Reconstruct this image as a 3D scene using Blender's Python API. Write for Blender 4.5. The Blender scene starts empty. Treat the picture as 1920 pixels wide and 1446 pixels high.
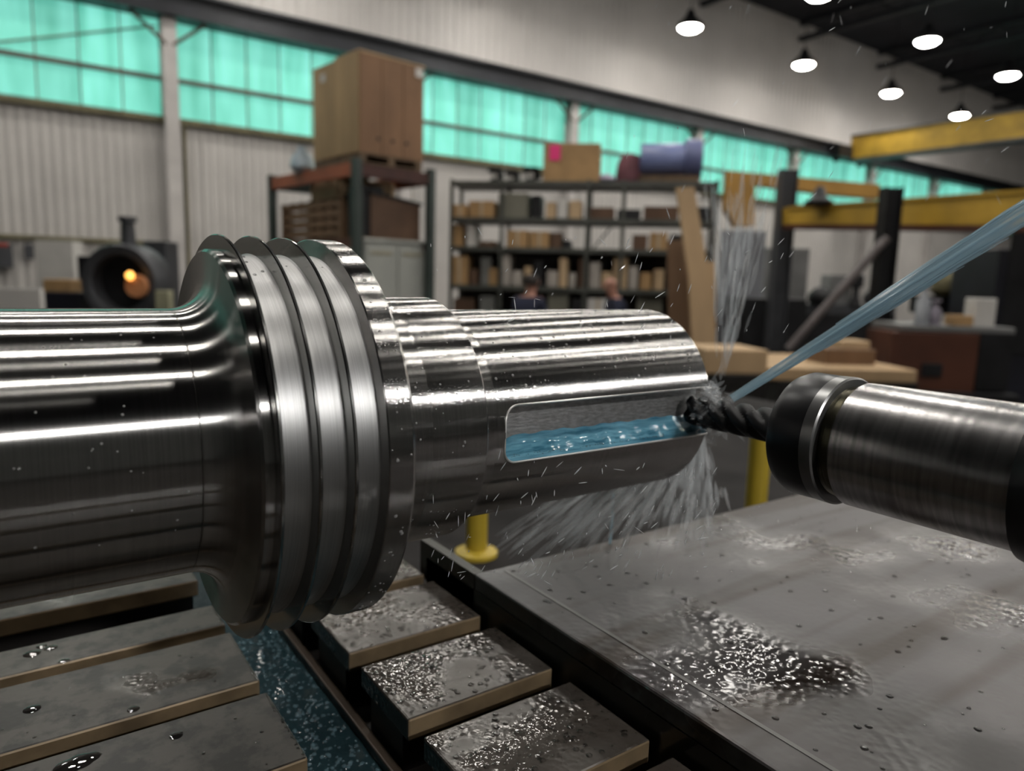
import bpy, bmesh, math, random
from mathutils import Vector, Matrix
random.seed(7)
S = bpy.context.scene
COL = S.collection
R_ = math.radians
# ------------------------------------------------------------------ camera
CZ = 1.6                                   # camera height above the hall floor
FPX, CX, CY = 1351.4, 960.0, 723.0
YAW, PIT, ROL = 0.612564, 0.145187, 0.027313
fw = Vector((math.sin(YAW)*math.cos(PIT), math.cos(YAW)*math.cos(PIT), -math.sin(PIT)))
r0 = Vector((math.cos(YAW), -math.sin(YAW), 0)); u0 = r0.cross(fw)
rt = math.cos(ROL)*r0 + math.sin(ROL)*u0; up = -math.sin(ROL)*r0 + math.cos(ROL)*u0
CAMP = Vector((0, 0, CZ))
cam = bpy.data.cameras.new('camera'); camo = bpy.data.objects.new('camera', cam); COL.objects.link(camo)
M = Matrix((rt, up, -fw)).transposed().to_4x4(); M.translation = CAMP
camo.matrix_world = M
cam.sensor_width = 36.0; cam.lens = FPX/1920*36.0; cam.clip_start = .01; cam.clip_end = 300
cam.dof.use_dof = True; cam.dof.focus_distance = .315; cam.dof.aperture_fstop = 8.0
S.camera = camo
# ------------------------------------------------------------------ view, world
S.view_settings.view_transform = 'Standard'; S.view_settings.look = 'None'
S.view_settings.gamma = 1; S.view_settings.use_curve_mapping = False
S.view_settings.exposure = 0.0
S.cycles.caustics_reflective = False; S.cycles.caustics_refractive = False
S.cycles.max_bounces = 4; S.cycles.diffuse_bounces = 2; S.cycles.glossy_bounces = 3; S.cycles.transparent_max_bounces = 32
S.cycles.use_adaptive_sampling = True; S.cycles.adaptive_threshold = .08
W = bpy.data.worlds.new('world'); S.world = W; W.use_nodes = True
W.node_tree.nodes['Background'].inputs[0].default_value = (.75, .8, 1, 1)
W.node_tree.nodes['Background'].inputs[1].default_value = .012
LAMP_L = 95.0      # radiance of the hall lamps
WORK_L = 450.0      # radiance of the machine work lamp behind the camera

# ------------------------------------------------------------------ pixel <-> place
def ray(px, py):
    return rt*((px-CX)/FPX) + up*(-(py-CY)/FPX) + fw
def pix(px, py, d):            # point at depth d along the optical axis
    return CAMP + ray(px, py)*d
def on_y(px, py, y):
    r = ray(px, py); return CAMP + r*(y/r.y)
def on_z(px, py, z):
    r = ray(px, py); return CAMP + r*((z-CZ)/r.z)
HR = Vector((r0.x, r0.y, 0)).normalized(); HF = Vector((fw.x, fw.y, 0)).normalized()

# ------------------------------------------------------------------ mesh builder
class MB:
    def __init__(s): s.v = []; s.f = []; s.m = []
    def add(s, vs, fs, mi=0):
        o = len(s.v); s.v += [tuple(v) for v in vs]; s.f += [tuple(i+o for i in f) for f in fs]; s.m += [mi]*len(fs); return s
    def box(s, x0, x1, y0, y1, z0, z1, mi=0):
        vs = [(x0,y0,z0),(x1,y0,z0),(x1,y1,z0),(x0,y1,z0),(x0,y0,z1),(x1,y0,z1),(x1,y1,z1),(x0,y1,z1)]
        return s.hexa(vs, mi)
    def hexa(s, vs, mi=0):     # 4 bottom then 4 top, counter-clockwise from above
        return s.add(vs, [(3,2,1,0),(4,5,6,7),(0,1,5,4),(1,2,6,5),(2,3,7,6),(3,0,4,7)], mi)
    def lathe(s, prof, n=64, axis='x', closed=False, mi=0):
        vs = []
        for (a, r) in prof:
            for k in range(n):
                t = 2*math.pi*k/n; c, q = r*math.cos(t), r*math.sin(t)
                vs.append({'x': (a, c, q), 'y': (q, a, c), 'z': (c, q, a)}[axis])
        m = len(prof); fs = []
        for i in range(m if closed else m-1):
            j = (i+1) % m
            for k in range(n):
                l = (k+1) % n
                fs.append((i*n+k, j*n+k, j*n+l, i*n+l))
        if not closed:
            if prof[0][1] > 1e-6: fs.append(tuple(range(n)))
            if prof[-1][1] > 1e-6: fs.append(tuple((m-1)*n+k for k in reversed(range(n))))
        return s.add(vs, fs, mi)
    def tube(s, pts, rad, n=8, mi=0):
        pts = [Vector(p) for p in pts]; vs = []; L = len(pts)
        rads = rad if isinstance(rad, (list, tuple)) else [rad]*L
        for i, p in enumerate(pts):
            d = (pts[min(i+1, L-1)]-pts[max(i-1, 0)]).normalized()
            a = d.orthogonal().normalized() if i == 0 else (a - d*a.dot(d)).normalized()
            b = d.cross(a)
            for k in range(n):
                t = 2*math.pi*k/n; vs.append(p + (a*math.cos(t)+b*math.sin(t))*rads[i])
        fs = [(i*n+k, i*n+(k+1) % n, (i+1)*n+(k+1) % n, (i+1)*n+k) for i in range(L-1) for k in range(n)]
        fs += [tuple(reversed(range(n))), tuple((L-1)*n+k for k in range(n))]
        return s.add(vs, fs, mi)
    def prism(s, poly, ext, mi=0):    # poly: list of 3D points, ext: extrusion vector
        n = len(poly); ext = Vector(ext); p = [Vector(q) for q in poly]
        return s.add(p+[q+ext for q in p], [tuple(range(n)), tuple(n+k for k in reversed(range(n)))] +
                     [((k+1) % n, k, n+k, n+(k+1) % n) for k in range(n)], mi)
    def mesh(s, name, mats, smooth=None, bevel=0, bseg=2):
        me = bpy.data.meshes.new(name); me.from_pydata(s.v, [], s.f)
        for m in (mats if isinstance(mats, (list, tuple)) else [mats]): me.materials.append(m)
        for p, mi in zip(me.polygons, s.m): p.material_index = mi
        bm = bmesh.new(); bm.from_mesh(me)
        if bevel:
            es = [e for e in bm.edges if len(e.link_faces) == 2 and e.calc_face_angle(0) > .5]
            bmesh.ops.bevel(bm, geom=es, offset=bevel, segments=bseg, affect='EDGES', profile=.5)
        bmesh.ops.recalc_face_normals(bm, faces=bm.faces); bm.to_mesh(me); bm.free()
        if smooth is not None:
            me.shade_smooth(); me.set_sharp_from_angle(angle=R_(smooth))
        return me
    def obj(s, name, mats, parent=None, smooth=None, bevel=0, loc=None, rot=None, bseg=2):
        return link(name, s.mesh(name, mats, smooth, bevel, bseg), parent, loc, rot)
def link(name, me, parent=None, loc=None, rot=None):
    o = bpy.data.objects.new(name, me); COL.objects.link(o)
    if parent is not None: o.parent = parent
    if loc is not None: o.location = loc
    if rot is not None: o.rotation_euler = rot
    return o
def tag(o, label=None, cat=None, group=None, kind=None):
    if label: o['label'] = label
    if cat: o['category'] = cat
    if group: o['group'] = group
    if kind: o['kind'] = kind
    return o
def thing(name, label, cat, loc=(0, 0, 0), rotz=0, group=None):
    o = bpy.data.objects.new(name, None); COL.objects.link(o); o.location = loc; o.rotation_euler = (0, 0, rotz)
    o.empty_display_size = .1
    return tag(o, label, cat, group)

# ------------------------------------------------------------------ materials
def newmat(name):
    m = bpy.data.materials.new(name); m.use_nodes = True
    nt = m.node_tree; b = nt.nodes['Principled BSDF']; return m, nt, b
def N(nt, t, **kw):
    n = nt.nodes.new(t)
    for k, v in kw.items(): setattr(n, k, v)
    return n
def plain(name, col, rough=.6, metal=0., var=.18, scale=6., stretch=(1, 1, 1), bump=0., spec=.5, dark=None):
    """procedural surface: noise-varied colour + optional fine relief"""
    m, nt, b = newmat(name); L = nt.links
    tc = N(nt, 'ShaderNodeTexCoord'); mp = N(nt, 'ShaderNodeMapping'); mp.inputs['Scale'].default_value = stretch
    no = N(nt, 'ShaderNodeTexNoise'); no.inputs['Scale'].default_value = scale; no.inputs['Detail'].default_value = 5
    L.new(tc.outputs['Object'], mp.inputs[0]); L.new(mp.outputs[0], no.inputs['Vector'])
    cr = N(nt, 'ShaderNodeValToRGB'); e = cr.color_ramp.elements
    d = dark if dark else tuple(c*(1-var*1.6) for c in col)
    e[0].position = .3; e[0].color = (*d, 1); e[1].position = .7; e[1].color = (*[min(1, c*(1+var)) for c in col], 1)
    L.new(no.outputs[0], cr.inputs[0]); L.new(cr.outputs[0], b.inputs['Base Color'])
    b.inputs['Roughness'].default_value = rough; b.inputs['Metallic'].default_value = metal
    b.inputs['Specular IOR Level'].default_value = spec
    if bump:
        bp = N(nt, 'ShaderNodeBump'); bp.inputs['Strength'].default_value = bump; bp.inputs['Distance'].default_value = .002
        L.new(no.outputs[0], bp.inputs['Height']); L.new(bp.outputs[0], b.inputs['Normal'])
    return m
def turned(name, col, rough, aniso, lines=1400., lstr=.05, spots=0.):
    """turned steel: grooves run round the X axis, so highlights stretch along it"""
    m, nt, b = newmat(name); L = nt.links; nt.nodes.remove(b); out = nt.nodes['Material Output']
    g = N(nt, 'ShaderNodeBsdfAnisotropic'); L.new(g.outputs[0], out.inputs[0])
    tc = N(nt, 'ShaderNodeTexCoord'); mp = N(nt, 'ShaderNodeMapping'); mp.inputs['Scale'].default_value = (lines, 12, 12)
    no = N(nt, 'ShaderNodeTexNoise'); no.inputs['Scale'].default_value = 1; no.inputs['Detail'].default_value = 3
    L.new(tc.outputs['Object'], mp.inputs[0]); L.new(mp.outputs[0], no.inputs['Vector'])
    cr = N(nt, 'ShaderNodeValToRGB'); e = cr.color_ramp.elements
    e[0].position = .3; e[0].color = (*[c*.86 for c in col], 1); e[1].position = .7; e[1].color = (*[c*1.08 for c in col], 1)
    L.new(no.outputs[0], cr.inputs[0]); L.new(cr.outputs[0], g.inputs['Color'])
    g.inputs['Roughness'].default_value = rough; g.inputs['Anisotropy'].default_value = aniso
    tg = N(nt, 'ShaderNodeTangent', direction_type='RADIAL', axis='X'); L.new(tg.outputs[0], g.inputs['Tangent'])
    bp = N(nt, 'ShaderNodeBump'); bp.inputs['Strength'].default_value = lstr; bp.inputs['Distance'].default_value = .0003
    L.new(no.outputs[0], bp.inputs['Height'])
    if spots:      # coolant specks clinging to the metal
        vo = N(nt, 'ShaderNodeTexNoise'); vo.inputs['Scale'].default_value = 1300; vo.inputs['Detail'].default_value = 2
        L.new(tc.outputs['Object'], vo.inputs['Vector'])
        mr = N(nt, 'ShaderNodeMapRange'); mr.inputs[1].default_value = .56; mr.inputs[2].default_value = .7
        L.new(vo.outputs[0], mr.inputs[0])
        b2 = N(nt, 'ShaderNodeBump'); b2.inputs['Strength'].default_value = spots; b2.inputs['Distance'].default_value = .0003
        L.new(mr.outputs[0], b2.inputs['Height']); L.new(bp.outputs[0], b2.inputs['Normal']); L.new(b2.outputs[0], g.inputs['Normal'])
    else:
        L.new(bp.outputs[0], g.inputs['Normal'])
    return m
def wetmetal(name, col, col2, rough=.4, scale=14., bump=.25, bscale=120., metal=.2, stripes=None, wet=(.48, .60), wscale=9., wrough=.09, ramp=(.36, .6), spec=.5):
    """worn iron with a mottled colour and patches of standing, rippled coolant"""
    m, nt, b = newmat(name); L = nt.links
    tc = N(nt, 'ShaderNodeTexCoord')
    no = N(nt, 'ShaderNodeTexNoise'); no.inputs['Scale'].default_value = scale; no.inputs['Detail'].default_value = 7
    no.inputs['Roughness'].default_value = .62
    L.new(tc.outputs['Object'], no.inputs['Vector'])
    cr = N(nt, 'ShaderNodeValToRGB'); e = cr.color_ramp.elements
    e[0].position = ramp[0]; e[0].color = (*col2, 1); e[1].position = ramp[1]; e[1].color = (*col, 1)
    b.inputs['Specular IOR Level'].default_value = spec
    L.new(no.outputs[0], cr.inputs[0]); out = cr.outputs[0]
    if stripes:
        mp = N(nt, 'ShaderNodeMapping'); mp.inputs['Scale'].default_value = (2.2, stripes[0], 1)
        n2 = N(nt, 'ShaderNodeTexNoise'); n2.inputs['Scale'].default_value = 1; n2.inputs['Detail'].default_value = 2
        L.new(tc.outputs['Object'], mp.inputs[0]); L.new(mp.outputs[0], n2.inputs['Vector'])
        c2 = N(nt, 'ShaderNodeValToRGB'); f = c2.color_ramp.elements; f[0].position = .50; f[0].color = (0, 0, 0, 1); f[1].position = .62; f[1].color = (1, 1, 1, 1)
        L.new(n2.outputs[0], c2.inputs[0])
        mx = N(nt, 'ShaderNodeMix', data_type='RGBA'); mx.inputs[7].default_value = (*stripes[1], 1)
        L.new(c2.outputs[0], mx.inputs[0]); L.new(out, mx.inputs[6]); out = mx.outputs[2]
    L.new(out, b.inputs['Base Color'])
    b.inputs['Metallic'].default_value = metal
    wn_ = N(nt, 'ShaderNodeTexNoise'); wn_.inputs['Scale'].default_value = wscale; wn_.inputs['Detail'].default_value = 3
    L.new(tc.outputs['Object'], wn_.inputs['Vector'])
    wm = N(nt, 'ShaderNodeMapRange'); wm.inputs[1].default_value = wet[0]; wm.inputs[2].default_value = wet[1]; L.new(wn_.outputs[0], wm.inputs[0])
    r2 = N(nt, 'ShaderNodeMapRange'); r2.inputs[3].default_value = rough; r2.inputs[4].default_value = wrough
    L.new(wm.outputs[0], r2.inputs[0]); L.new(r2.outputs[0], b.inputs['Roughness'])
    n3 = N(nt, 'ShaderNodeTexVoronoi', feature='SMOOTH_F1'); n3.inputs['Scale'].default_value = bscale; n3.inputs['Smoothness'].default_value = .6
    L.new(tc.outputs['Object'], n3.inputs['Vector'])
    hm = N(nt, 'ShaderNodeMath', operation='MULTIPLY'); L.new(n3.outputs['Distance'], hm.inputs[0])
    h2 = N(nt, 'ShaderNodeMath', operation='MULTIPLY_ADD'); h2.inputs[1].default_value = .85; h2.inputs[2].default_value = .15; L.new(wm.outputs[0], h2.inputs[0]); L.new(h2.outputs[0], hm.inputs[1])
    bp = N(nt, 'ShaderNodeBump'); bp.inputs['Strength'].default_value = bump; bp.inputs['Distance'].default_value = .0012
    L.new(hm.outputs[0], bp.inputs['Height']); L.new(bp.outputs[0], b.inputs['Normal'])
    return m
def emis(name, col, strength):
    m, nt, b = newmat(name); b.inputs['Base Color'].default_value = (*col, 1)
    b.inputs['Emission Color'].default_value = (*col, 1); b.inputs['Emission Strength'].default_value = strength; return m
def water(name, col, alpha, rough=.15, trans=.0):
    m, nt, b = newmat(name); L = nt.links
    b.inputs['Base Color'].default_value = (*col, 1); b.inputs['Roughness'].default_value = rough
    b.inputs['IOR'].default_value = 1.33; b.inputs['Transmission Weight'].default_value = trans
    tc = N(nt, 'ShaderNodeTexCoord'); no = N(nt, 'ShaderNodeTexNoise'); no.inputs['Scale'].default_value = 300
    L.new(tc.outputs['Object'], no.inputs['Vector'])
    bp = N(nt, 'ShaderNodeBump'); bp.inputs['Strength'].default_value = .3; bp.inputs['Distance'].default_value = .0006
    L.new(no.outputs[0], bp.inputs['Height']); L.new(bp.outputs[0], b.inputs['Normal'])
    if alpha < 1: b.inputs['Alpha'].default_value = alpha
    return m

def film(name, tint=(1, 1, 1), ior=1.5, body=0., rough=.03):
    '''clear water bead: mirror-like by Fresnel, see-through otherwise, with an optional milky body'''
    m, nt, b = newmat(name); L = nt.links; nt.nodes.remove(b); out = nt.nodes['Material Output']
    fr = N(nt, 'ShaderNodeFresnel'); fr.inputs['IOR'].default_value = ior
    gl = N(nt, 'ShaderNodeBsdfGlossy'); gl.inputs['Roughness'].default_value = rough
    tr = N(nt, 'ShaderNodeBsdfTransparent'); mx = N(nt, 'ShaderNodeMixShader'); last = tr.outputs[0]
    if body:
        di = N(nt, 'ShaderNodeBsdfDiffuse'); di.inputs[0].default_value = (*tint, 1)
        tl = N(nt, 'ShaderNodeBsdfTranslucent'); tl.inputs[0].default_value = (*tint, 1)
        m1 = N(nt, 'ShaderNodeMixShader'); L.new(di.outputs[0], m1.inputs[1]); L.new(tl.outputs[0], m1.inputs[2])
        m2 = N(nt, 'ShaderNodeMixShader'); m2.inputs[0].default_value = body
        L.new(tr.outputs[0], m2.inputs[1]); L.new(m1.outputs[0], m2.inputs[2]); last = m2.outputs[0]
    L.new(fr.outputs[0], mx.inputs[0]); L.new(last, mx.inputs[1]); L.new(gl.outputs[0], mx.inputs[2]); L.new(mx.outputs[0], out.inputs[0])
    return m
STEEL = turned('turned_steel', (.50, .49, .48), .24, .80, lstr=.03)
STEELW = turned('turned_steel_wet', (.50, .49, .48), .25, .80, spots=.05)
FINE = turned('polished_fin_steel', (.46, .46, .45), .17, .3, lstr=.02)
SATIN = turned('satin_groove_steel', (.56, .56, .56), .50, .45, lines=2600, lstr=.25)
MILLED = plain('milled_keyway_steel', (.60, .60, .60), .42, 1., .2, 700, (.3, 1, 1), .2)
BLACKOX = plain('black_oxide_steel', (.018, .018, .02), .33, .55, .2, 90)
GROUND = plain('ground_holder_steel', (.40, .39, .39), .27, 1., .22, 30, (1, 14, 1), .04)
THREAD = plain('thread_steel', (.30, .29, .24), .25, 1., .1, 60)
CARBIDE = plain('dark_carbide', (.014, .014, .016), .5, .3, .2, 60)
SLAB = wetmetal('wet_cast_iron', (.040, .034, .028), (.007, .005, .0035), .42, 48, .2, 300, .2, None, (.58, .70), 14, .12, (.43, .54), .4)
BLOCKM = wetmetal('wet_worn_cast_iron', (.080, .071, .063), (.050, .040, .033), .36, 18, .40, 330, .2, None, (.40, .58), 22, .10)
TANFACE = plain('machined_slot_face', (.20, .145, .085), .42, .35, .25, 40)
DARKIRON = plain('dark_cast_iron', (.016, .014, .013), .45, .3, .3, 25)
PLATEM = wetmetal('wet_cover_plate', (.088, .083, .085), (.066, .06, .06), .44, 6, .42, 210, .12, (30., (.036, .026, .021)), (.46, .64), 7, .10, (.36, .6), .36)
WALLPL = wetmetal('cover_side_steel', (.042, .035, .029), (.028, .023, .019), .4, 9, .1, 60)
COOL, _nt, _b = newmat('blue_coolant')
_tc = N(_nt, 'ShaderNodeTexCoord'); _mp = N(_nt, 'ShaderNodeMapping'); _mp.inputs['Scale'].default_value = (35, 420, 420); _no = N(_nt, 'ShaderNodeTexNoise'); _no.inputs['Scale'].default_value = 1; _no.inputs['Detail'].default_value = 4
_cr = N(_nt, 'ShaderNodeValToRGB'); _e = _cr.color_ramp.elements; _e[0].position = .32; _e[0].color = (.03, .13, .20, 1); _e[1].position = .72; _e[1].color = (.20, .46, .60, 1)
_bp = N(_nt, 'ShaderNodeBump'); _bp.inputs['Strength'].default_value = .5; _bp.inputs['Distance'].default_value = .001
_nt.links.new(_tc.outputs['Object'], _mp.inputs[0]); _nt.links.new(_mp.outputs[0], _no.inputs['Vector']); _nt.links.new(_no.outputs[0], _cr.inputs[0]); _nt.links.new(_cr.outputs[0], _b.inputs['Base Color'])
_nt.links.new(_no.outputs[0], _bp.inputs['Height']); _nt.links.new(_bp.outputs[0], _b.inputs['Normal']); _b.inputs['Roughness'].default_value = .06; _b.inputs['Specular IOR Level'].default_value = .8
BEADW = film('milky_bead', (1, 1, 1), 1.6, .30, .03)
FROTH = film('froth_bubble', (.35, .58, .68), 1.5, .30, .03)
COOLD = water('dark_coolant', (.014, .030, .036), 1, .06)
JETM = film('coolant_jet', (.50, .72, .84), 1.25, .45, .15)
MISTM = film('coolant_spray', (.85, .89, .93), 1.03, .075, .4)
DROPM = film('coolant_droplet', (.95, .97, 1), 1.4, .85, .1)
BEADM = film('clear_droplet', (1, 1, 1), 1.5)
YEL = plain('yellow_paint', (.46, .33, .03), .45, 0, .12, 5)
YELC = plain('crane_yellow_paint', (.50, .30, .03), .5, 0, .2, 2)
YELB = plain('ochre_paint', (.42, .22, .035), .55, 0, .15, 2)
SIDING = plain('white_siding', (.59, .565, .54), .55, 0, .06, 1.2)
SIDING2 = plain('upper_siding', (.68, .65, .625), .55, 0, .05, .8)
COLM = plain('column_paint', (.58, .55, .53), .5, 0, .1, 2)
OLIVE = plain('olive_pipe_paint', (.16, .14, .07), .5, 0, .2, 3)
BEAMD = plain('dark_runway_steel', (.022, .024, .03), .5, .2, .2, 2)
RAIL = plain('rust_brown_rail', (.13, .085, .065), .6, 0, .2, 3)
CEIL = plain('dark_roof_deck', (.020, .020, .028), .8, 0, .3, 1.0)
FLOOR = plain('grey_concrete', (.10, .095, .09), .5, 0, .2, .8)
CRATE = plain('crate_plywood', (.40, .27, .14), .7, 0, .18, 1.6, (1, 1, .35))
CRATED = plain('crate_plywood_dark', (.23, .125, .065), .7, 0, .2, 1.6, (1, 1, .35))
CARD = plain('cardboard', (.42, .26, .12), .8, 0, .15, 3)
CARDL = plain('light_cardboard', (.56, .40, .24), .8, 0, .12, 3)
PALW = plain('weathered_pallet_wood', (.13, .085, .05), .8, 0, .25, 4)
TIMB = plain('pale_timber', (.50, .34, .19), .7, 0, .14, 2.5, (1, 1, .2))
TIMBD = plain('brown_timber', (.19, .11, .06), .7, 0, .2, 2.5, (1, 1, .2))
ORANGE = plain('orange_rack_paint', (.33, .085, .035), .5, 0, .2, 2)
GREENP = plain('dark_green_rack_paint', (.045, .06, .055), .5, .1, .2, 2)
GREYSH = plain('grey_green_shelf_paint', (.075, .078, .068), .5, .1, .2, 2)
CABW = plain('pale_cabinet_paint', (.40, .41, .38), .5, 0, .06, 2)
WHITE = plain('white_board', (.62, .60, .57), .6, 0, .06, 3)
GREYB = plain('grey_bin', (.20, .20, .19), .5, 0, .15, 3)
OLGREY = plain('olive_grey_box', (.17, .165, .13), .6, 0, .1, 3)
BROWN = plain('brown_box', (.11, .06, .035), .7, 0, .2, 3)
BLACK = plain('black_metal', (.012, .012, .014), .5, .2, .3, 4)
NAVY = plain('navy_black_paint', (.010, .010, .018), .5, 0, .3, 3)
BLUEP = plain('blue_wrap', (.20, .24, .45), .3, 0, .15, 3)
BLUED = plain('blue_drum_end', (.13, .15, .30), .45, 0, .15, 3)
MAROON = plain('maroon_cloth', (.16, .06, .075), .8, 0, .2, 5)
PINK = plain('pink_sticker', (.90, .05, .25), .6, 0, .05, 3)
REDBR = plain('red_brown_paint', (.10, .035, .02), .5, .1, .2, 2)
STEELG = plain('dark_grey_steel', (.07, .072, .08), .5, .3, .2, 2)
BLGREY = plain('blue_grey_sheet', (.27, .28, .31), .5, 0, .08, 2)
BENCH = plain('grey_bench', (.20, .20, .20), .45, .1, .12, 3)
SKIN = plain('skin', (.45, .23, .17), .6, 0, .08, 8)
SHIRT = plain('navy_shirt', (.018, .022, .05), .8, 0, .2, 8)
TROUS = plain('dark_trousers', (.02, .02, .025), .8, 0, .2, 8)
HAIR = plain('dark_hair', (.02, .013, .01), .7, 0, .2, 30)
LAMPE = emis('lamp_lens', (1, .96, .89), LAMP_L)
WORKE = emis('work_lamp_lens', (1, .98, .95), WORK_L)
GLOWE = emis('warm_lamp_glow', (1, .48, .10), 3.0)
COPPER = plain('copper_disc', (.62, .27, .12), .5, 0., .2, 4)
def panelmat():
    m, nt, b = newmat('green_fibreglass_daylight'); L = nt.links
    tc = N(nt, 'ShaderNodeTexCoord'); oi = N(nt, 'ShaderNodeObjectInfo')
    mp = N(nt, 'ShaderNodeMapping'); mp.inputs['Scale'].default_value = (3.2, 1, .5)
    no = N(nt, 'ShaderNodeTexNoise', noise_dimensions='4D'); no.inputs['Scale'].default_value = 1.1; no.inputs['Detail'].default_value = 3
    L.new(tc.outputs['Object'], mp.inputs[0]); L.new(mp.outputs[0], no.inputs['Vector'])
    mu = N(nt, 'ShaderNodeMath', operation='MULTIPLY'); mu.inputs[1].default_value = 40; L.new(oi.outputs['Random'], mu.inputs[0]); L.new(mu.outputs[0], no.inputs['W'])
    cr = N(nt, 'ShaderNodeValToRGB'); e = cr.color_ramp.elements
    e[0].position = .3; e[0].color = (.10, .48, .36, 1); e[1].position = .72; e[1].color = (.27, .86, .72, 1)
    L.new(no.outputs[0], cr.inputs[0]); L.new(cr.outputs[0], b.inputs['Emission Color'])
    a = N(nt, 'ShaderNodeMath', operation='MULTIPLY_ADD'); a.inputs[1].default_value = .25; a.inputs[2].default_value = .78
    L.new(oi.outputs['Random'], a.inputs[0]); L.new(a.outputs[0], b.inputs['Emission Strength'])
    b.inputs['Base Color'].default_value = (.10, .35, .27, 1); b.inputs['Roughness'].default_value = .5
    m.cycles.emission_sampling = 'NONE'
    return m
PANEL = panelmat()

# ================================================================== SETTING
YW = 16.0; X0, X1 = -30.0, 62.0
zb, zm, zt_, zB = 4.51, 5.26, 6.34, 6.80      # window sill, mid rail, window head, runway beam top
def struct(name, mb, mat, **k): return tag(mb.obj(name, mat, **k), kind='structure')
struct('floor', MB().box(X0, X1, -14, YW+.3, -.2, 0), FLOOR)
struct('ceiling', MB().box(X0, X1, -14, YW+.3, 10.6, 10.8), CEIL)
def siding(z0, z1, pitch, dep, y=YW):
    mb = MB(); n = int((X1-X0)/pitch); vs = []; fs = []
    prof = [(0, 0), (.55, 0), (.65, dep), (.9, dep)]
    for i in range(n):
        for (a, d) in prof:
            vs += [(X0+(i+a)*pitch, y-d, z0), (X0+(i+a)*pitch, y-d, z1)]
    for i in range(len(vs)//2-1): fs.append((2*i, 2*i+2, 2*i+3, 2*i+1))
    o = len(vs); vs += [(X0, y+.15, z0), (X1, y+.15, z0), (X1, y+.15, z1), (X0, y+.15, z1)]; fs.append((o, o+1, o+2, o+3))
    return mb.add(vs, fs)
struct('wall_back', siding(0, zb, .17, .028), SIDING)
struct('wall_back_upper', siding(zt_+.02, 10.6, .24, .03), SIDING2)
struct('wall_far', MB().box(X1, X1+.2, -14, YW, 0, 10.6), SIDING2)
struct('wall_left', MB().box(X0-.2, X0, -14, YW, 0, 10.6), plain('left_wall_paint', (.2, .2, .2), .7))
struct('wall_front', MB().box(X0, X1, -14.2, -14, 0, 10.6), plain('front_wall_paint', (.24, .235, .235), .7))
BAY = 5.0; CX0 = 2.85
wn = 0
for k in range(-5, 10):
    xa, xb = CX0+BAY*k, CX0+BAY*(k+1)
    wn += 1
    w = thing('window_%d' % wn, None, None, (xa, YW, zb)); tag(w, kind='structure')
    npan = 7; pw = (BAY-.26)/npan
    if k == -2 or k == -1: me_p = None
    me_p = bpy.data.meshes.get('fibreglass_panel')
    if me_p is None:
        q = MB(); q.box(.012, pw-.012, -.05, -.03, .05, zt_-zb); me_p = q.mesh('fibreglass_panel', PANEL)
    for i in range(npan):
        link('panel', me_p, w, (.13+i*pw, 0, 0))
    for i in range(1, npan):
        MB().box(.13+i*pw-.012, .13+i*pw+.012, -.06, -.03, .05, zt_-zb).obj('mullion', RAIL if i % 2 else OLIVE, w)
    MB().box(.13, BAY-.13, -.14, -.055, zm-zb-.035, zm-zb+.045).obj('mid_rail', RAIL, w)
    MB().box(0, BAY, -.16, .02, -.06, .05).obj('window_sill', OLIVE, w)
    MB().box(0, BAY, -.028, .1, 0, zt_-zb).obj('back_sheet', OLIVE, w)
    c = thing('column', None, None, (xa, YW, 0)); tag(c, kind='structure')
    b = MB(); b.box(-.13, .13, -.34, -.31, 0, zt_+.02); b.box(-.13, .13, -.09, -.03, 0, zt_+.02); b.box(-.012, .012, -.31, -.09, 0, zt_+.02)
    b.obj('column_profile', COLM, c)
    for s in (-1, 1):
        MB().tube([(s*.05, -.32, 5.85), (s*.72, -.32, zt_+.05)], .035, 6).obj('knee_brace', RAIL, c)
    MB().tube([(.24, -.12, 0), (.24, -.12, zb)], .035, 8).obj('conduit', OLIVE, c)
rb = MB()
rb.box(X0, X1, YW-.52, YW-.16, zt_, zt_+.05); rb.box(X0, X1, YW-.52, YW-.16, zB-.05, zB); rb.box(X0, X1, YW-.36, YW-.32, zt_+.05, zB-.05)
rb.box(X0, X1, YW-.38, YW-.30, zB, zB+.06)
struct('trim_1', rb, BEAMD)                                        # crane runway beam under the upper wall
rod = MB(); rod.tube([(CX0-.2, YW-.1, 6.2), (CX0-4.8, YW-.1, 4.75)], .02, 6); rod.tube([(CX0-4.8, YW-.09, 5.2), (CX0-3.4, YW-.09, 4.55)], .016, 6)
struct('trim_2', rod, OLIVE)
pp = MB(); pp.tube([(-8, YW-.1, 2.12), (CX0-.2, YW-.1, 2.12)], .05, 8); struct('trim_3', pp, OLIVE)
# dark roof trusses
for k in range(0, 9):
    xa = CX0+BAY*k
    t = MB(); t.box(xa-.08, xa+.08, -14, YW-.05, 9.95, 10.1); t.box(xa-.08, xa+.08, -14, YW-.05, 10.45, 10.6)
    for i in range(20): t.tube([(xa, -13.5+i*1.45, 10.02), (xa, -12.8+i*1.45, 10.5)], .03, 5); t.tube([(xa, -12.8+i*1.45, 10.5), (xa, -12.05+i*1.45, 10.02)], .03, 5)
    struct('roof_truss', t, BEAMD)

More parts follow.
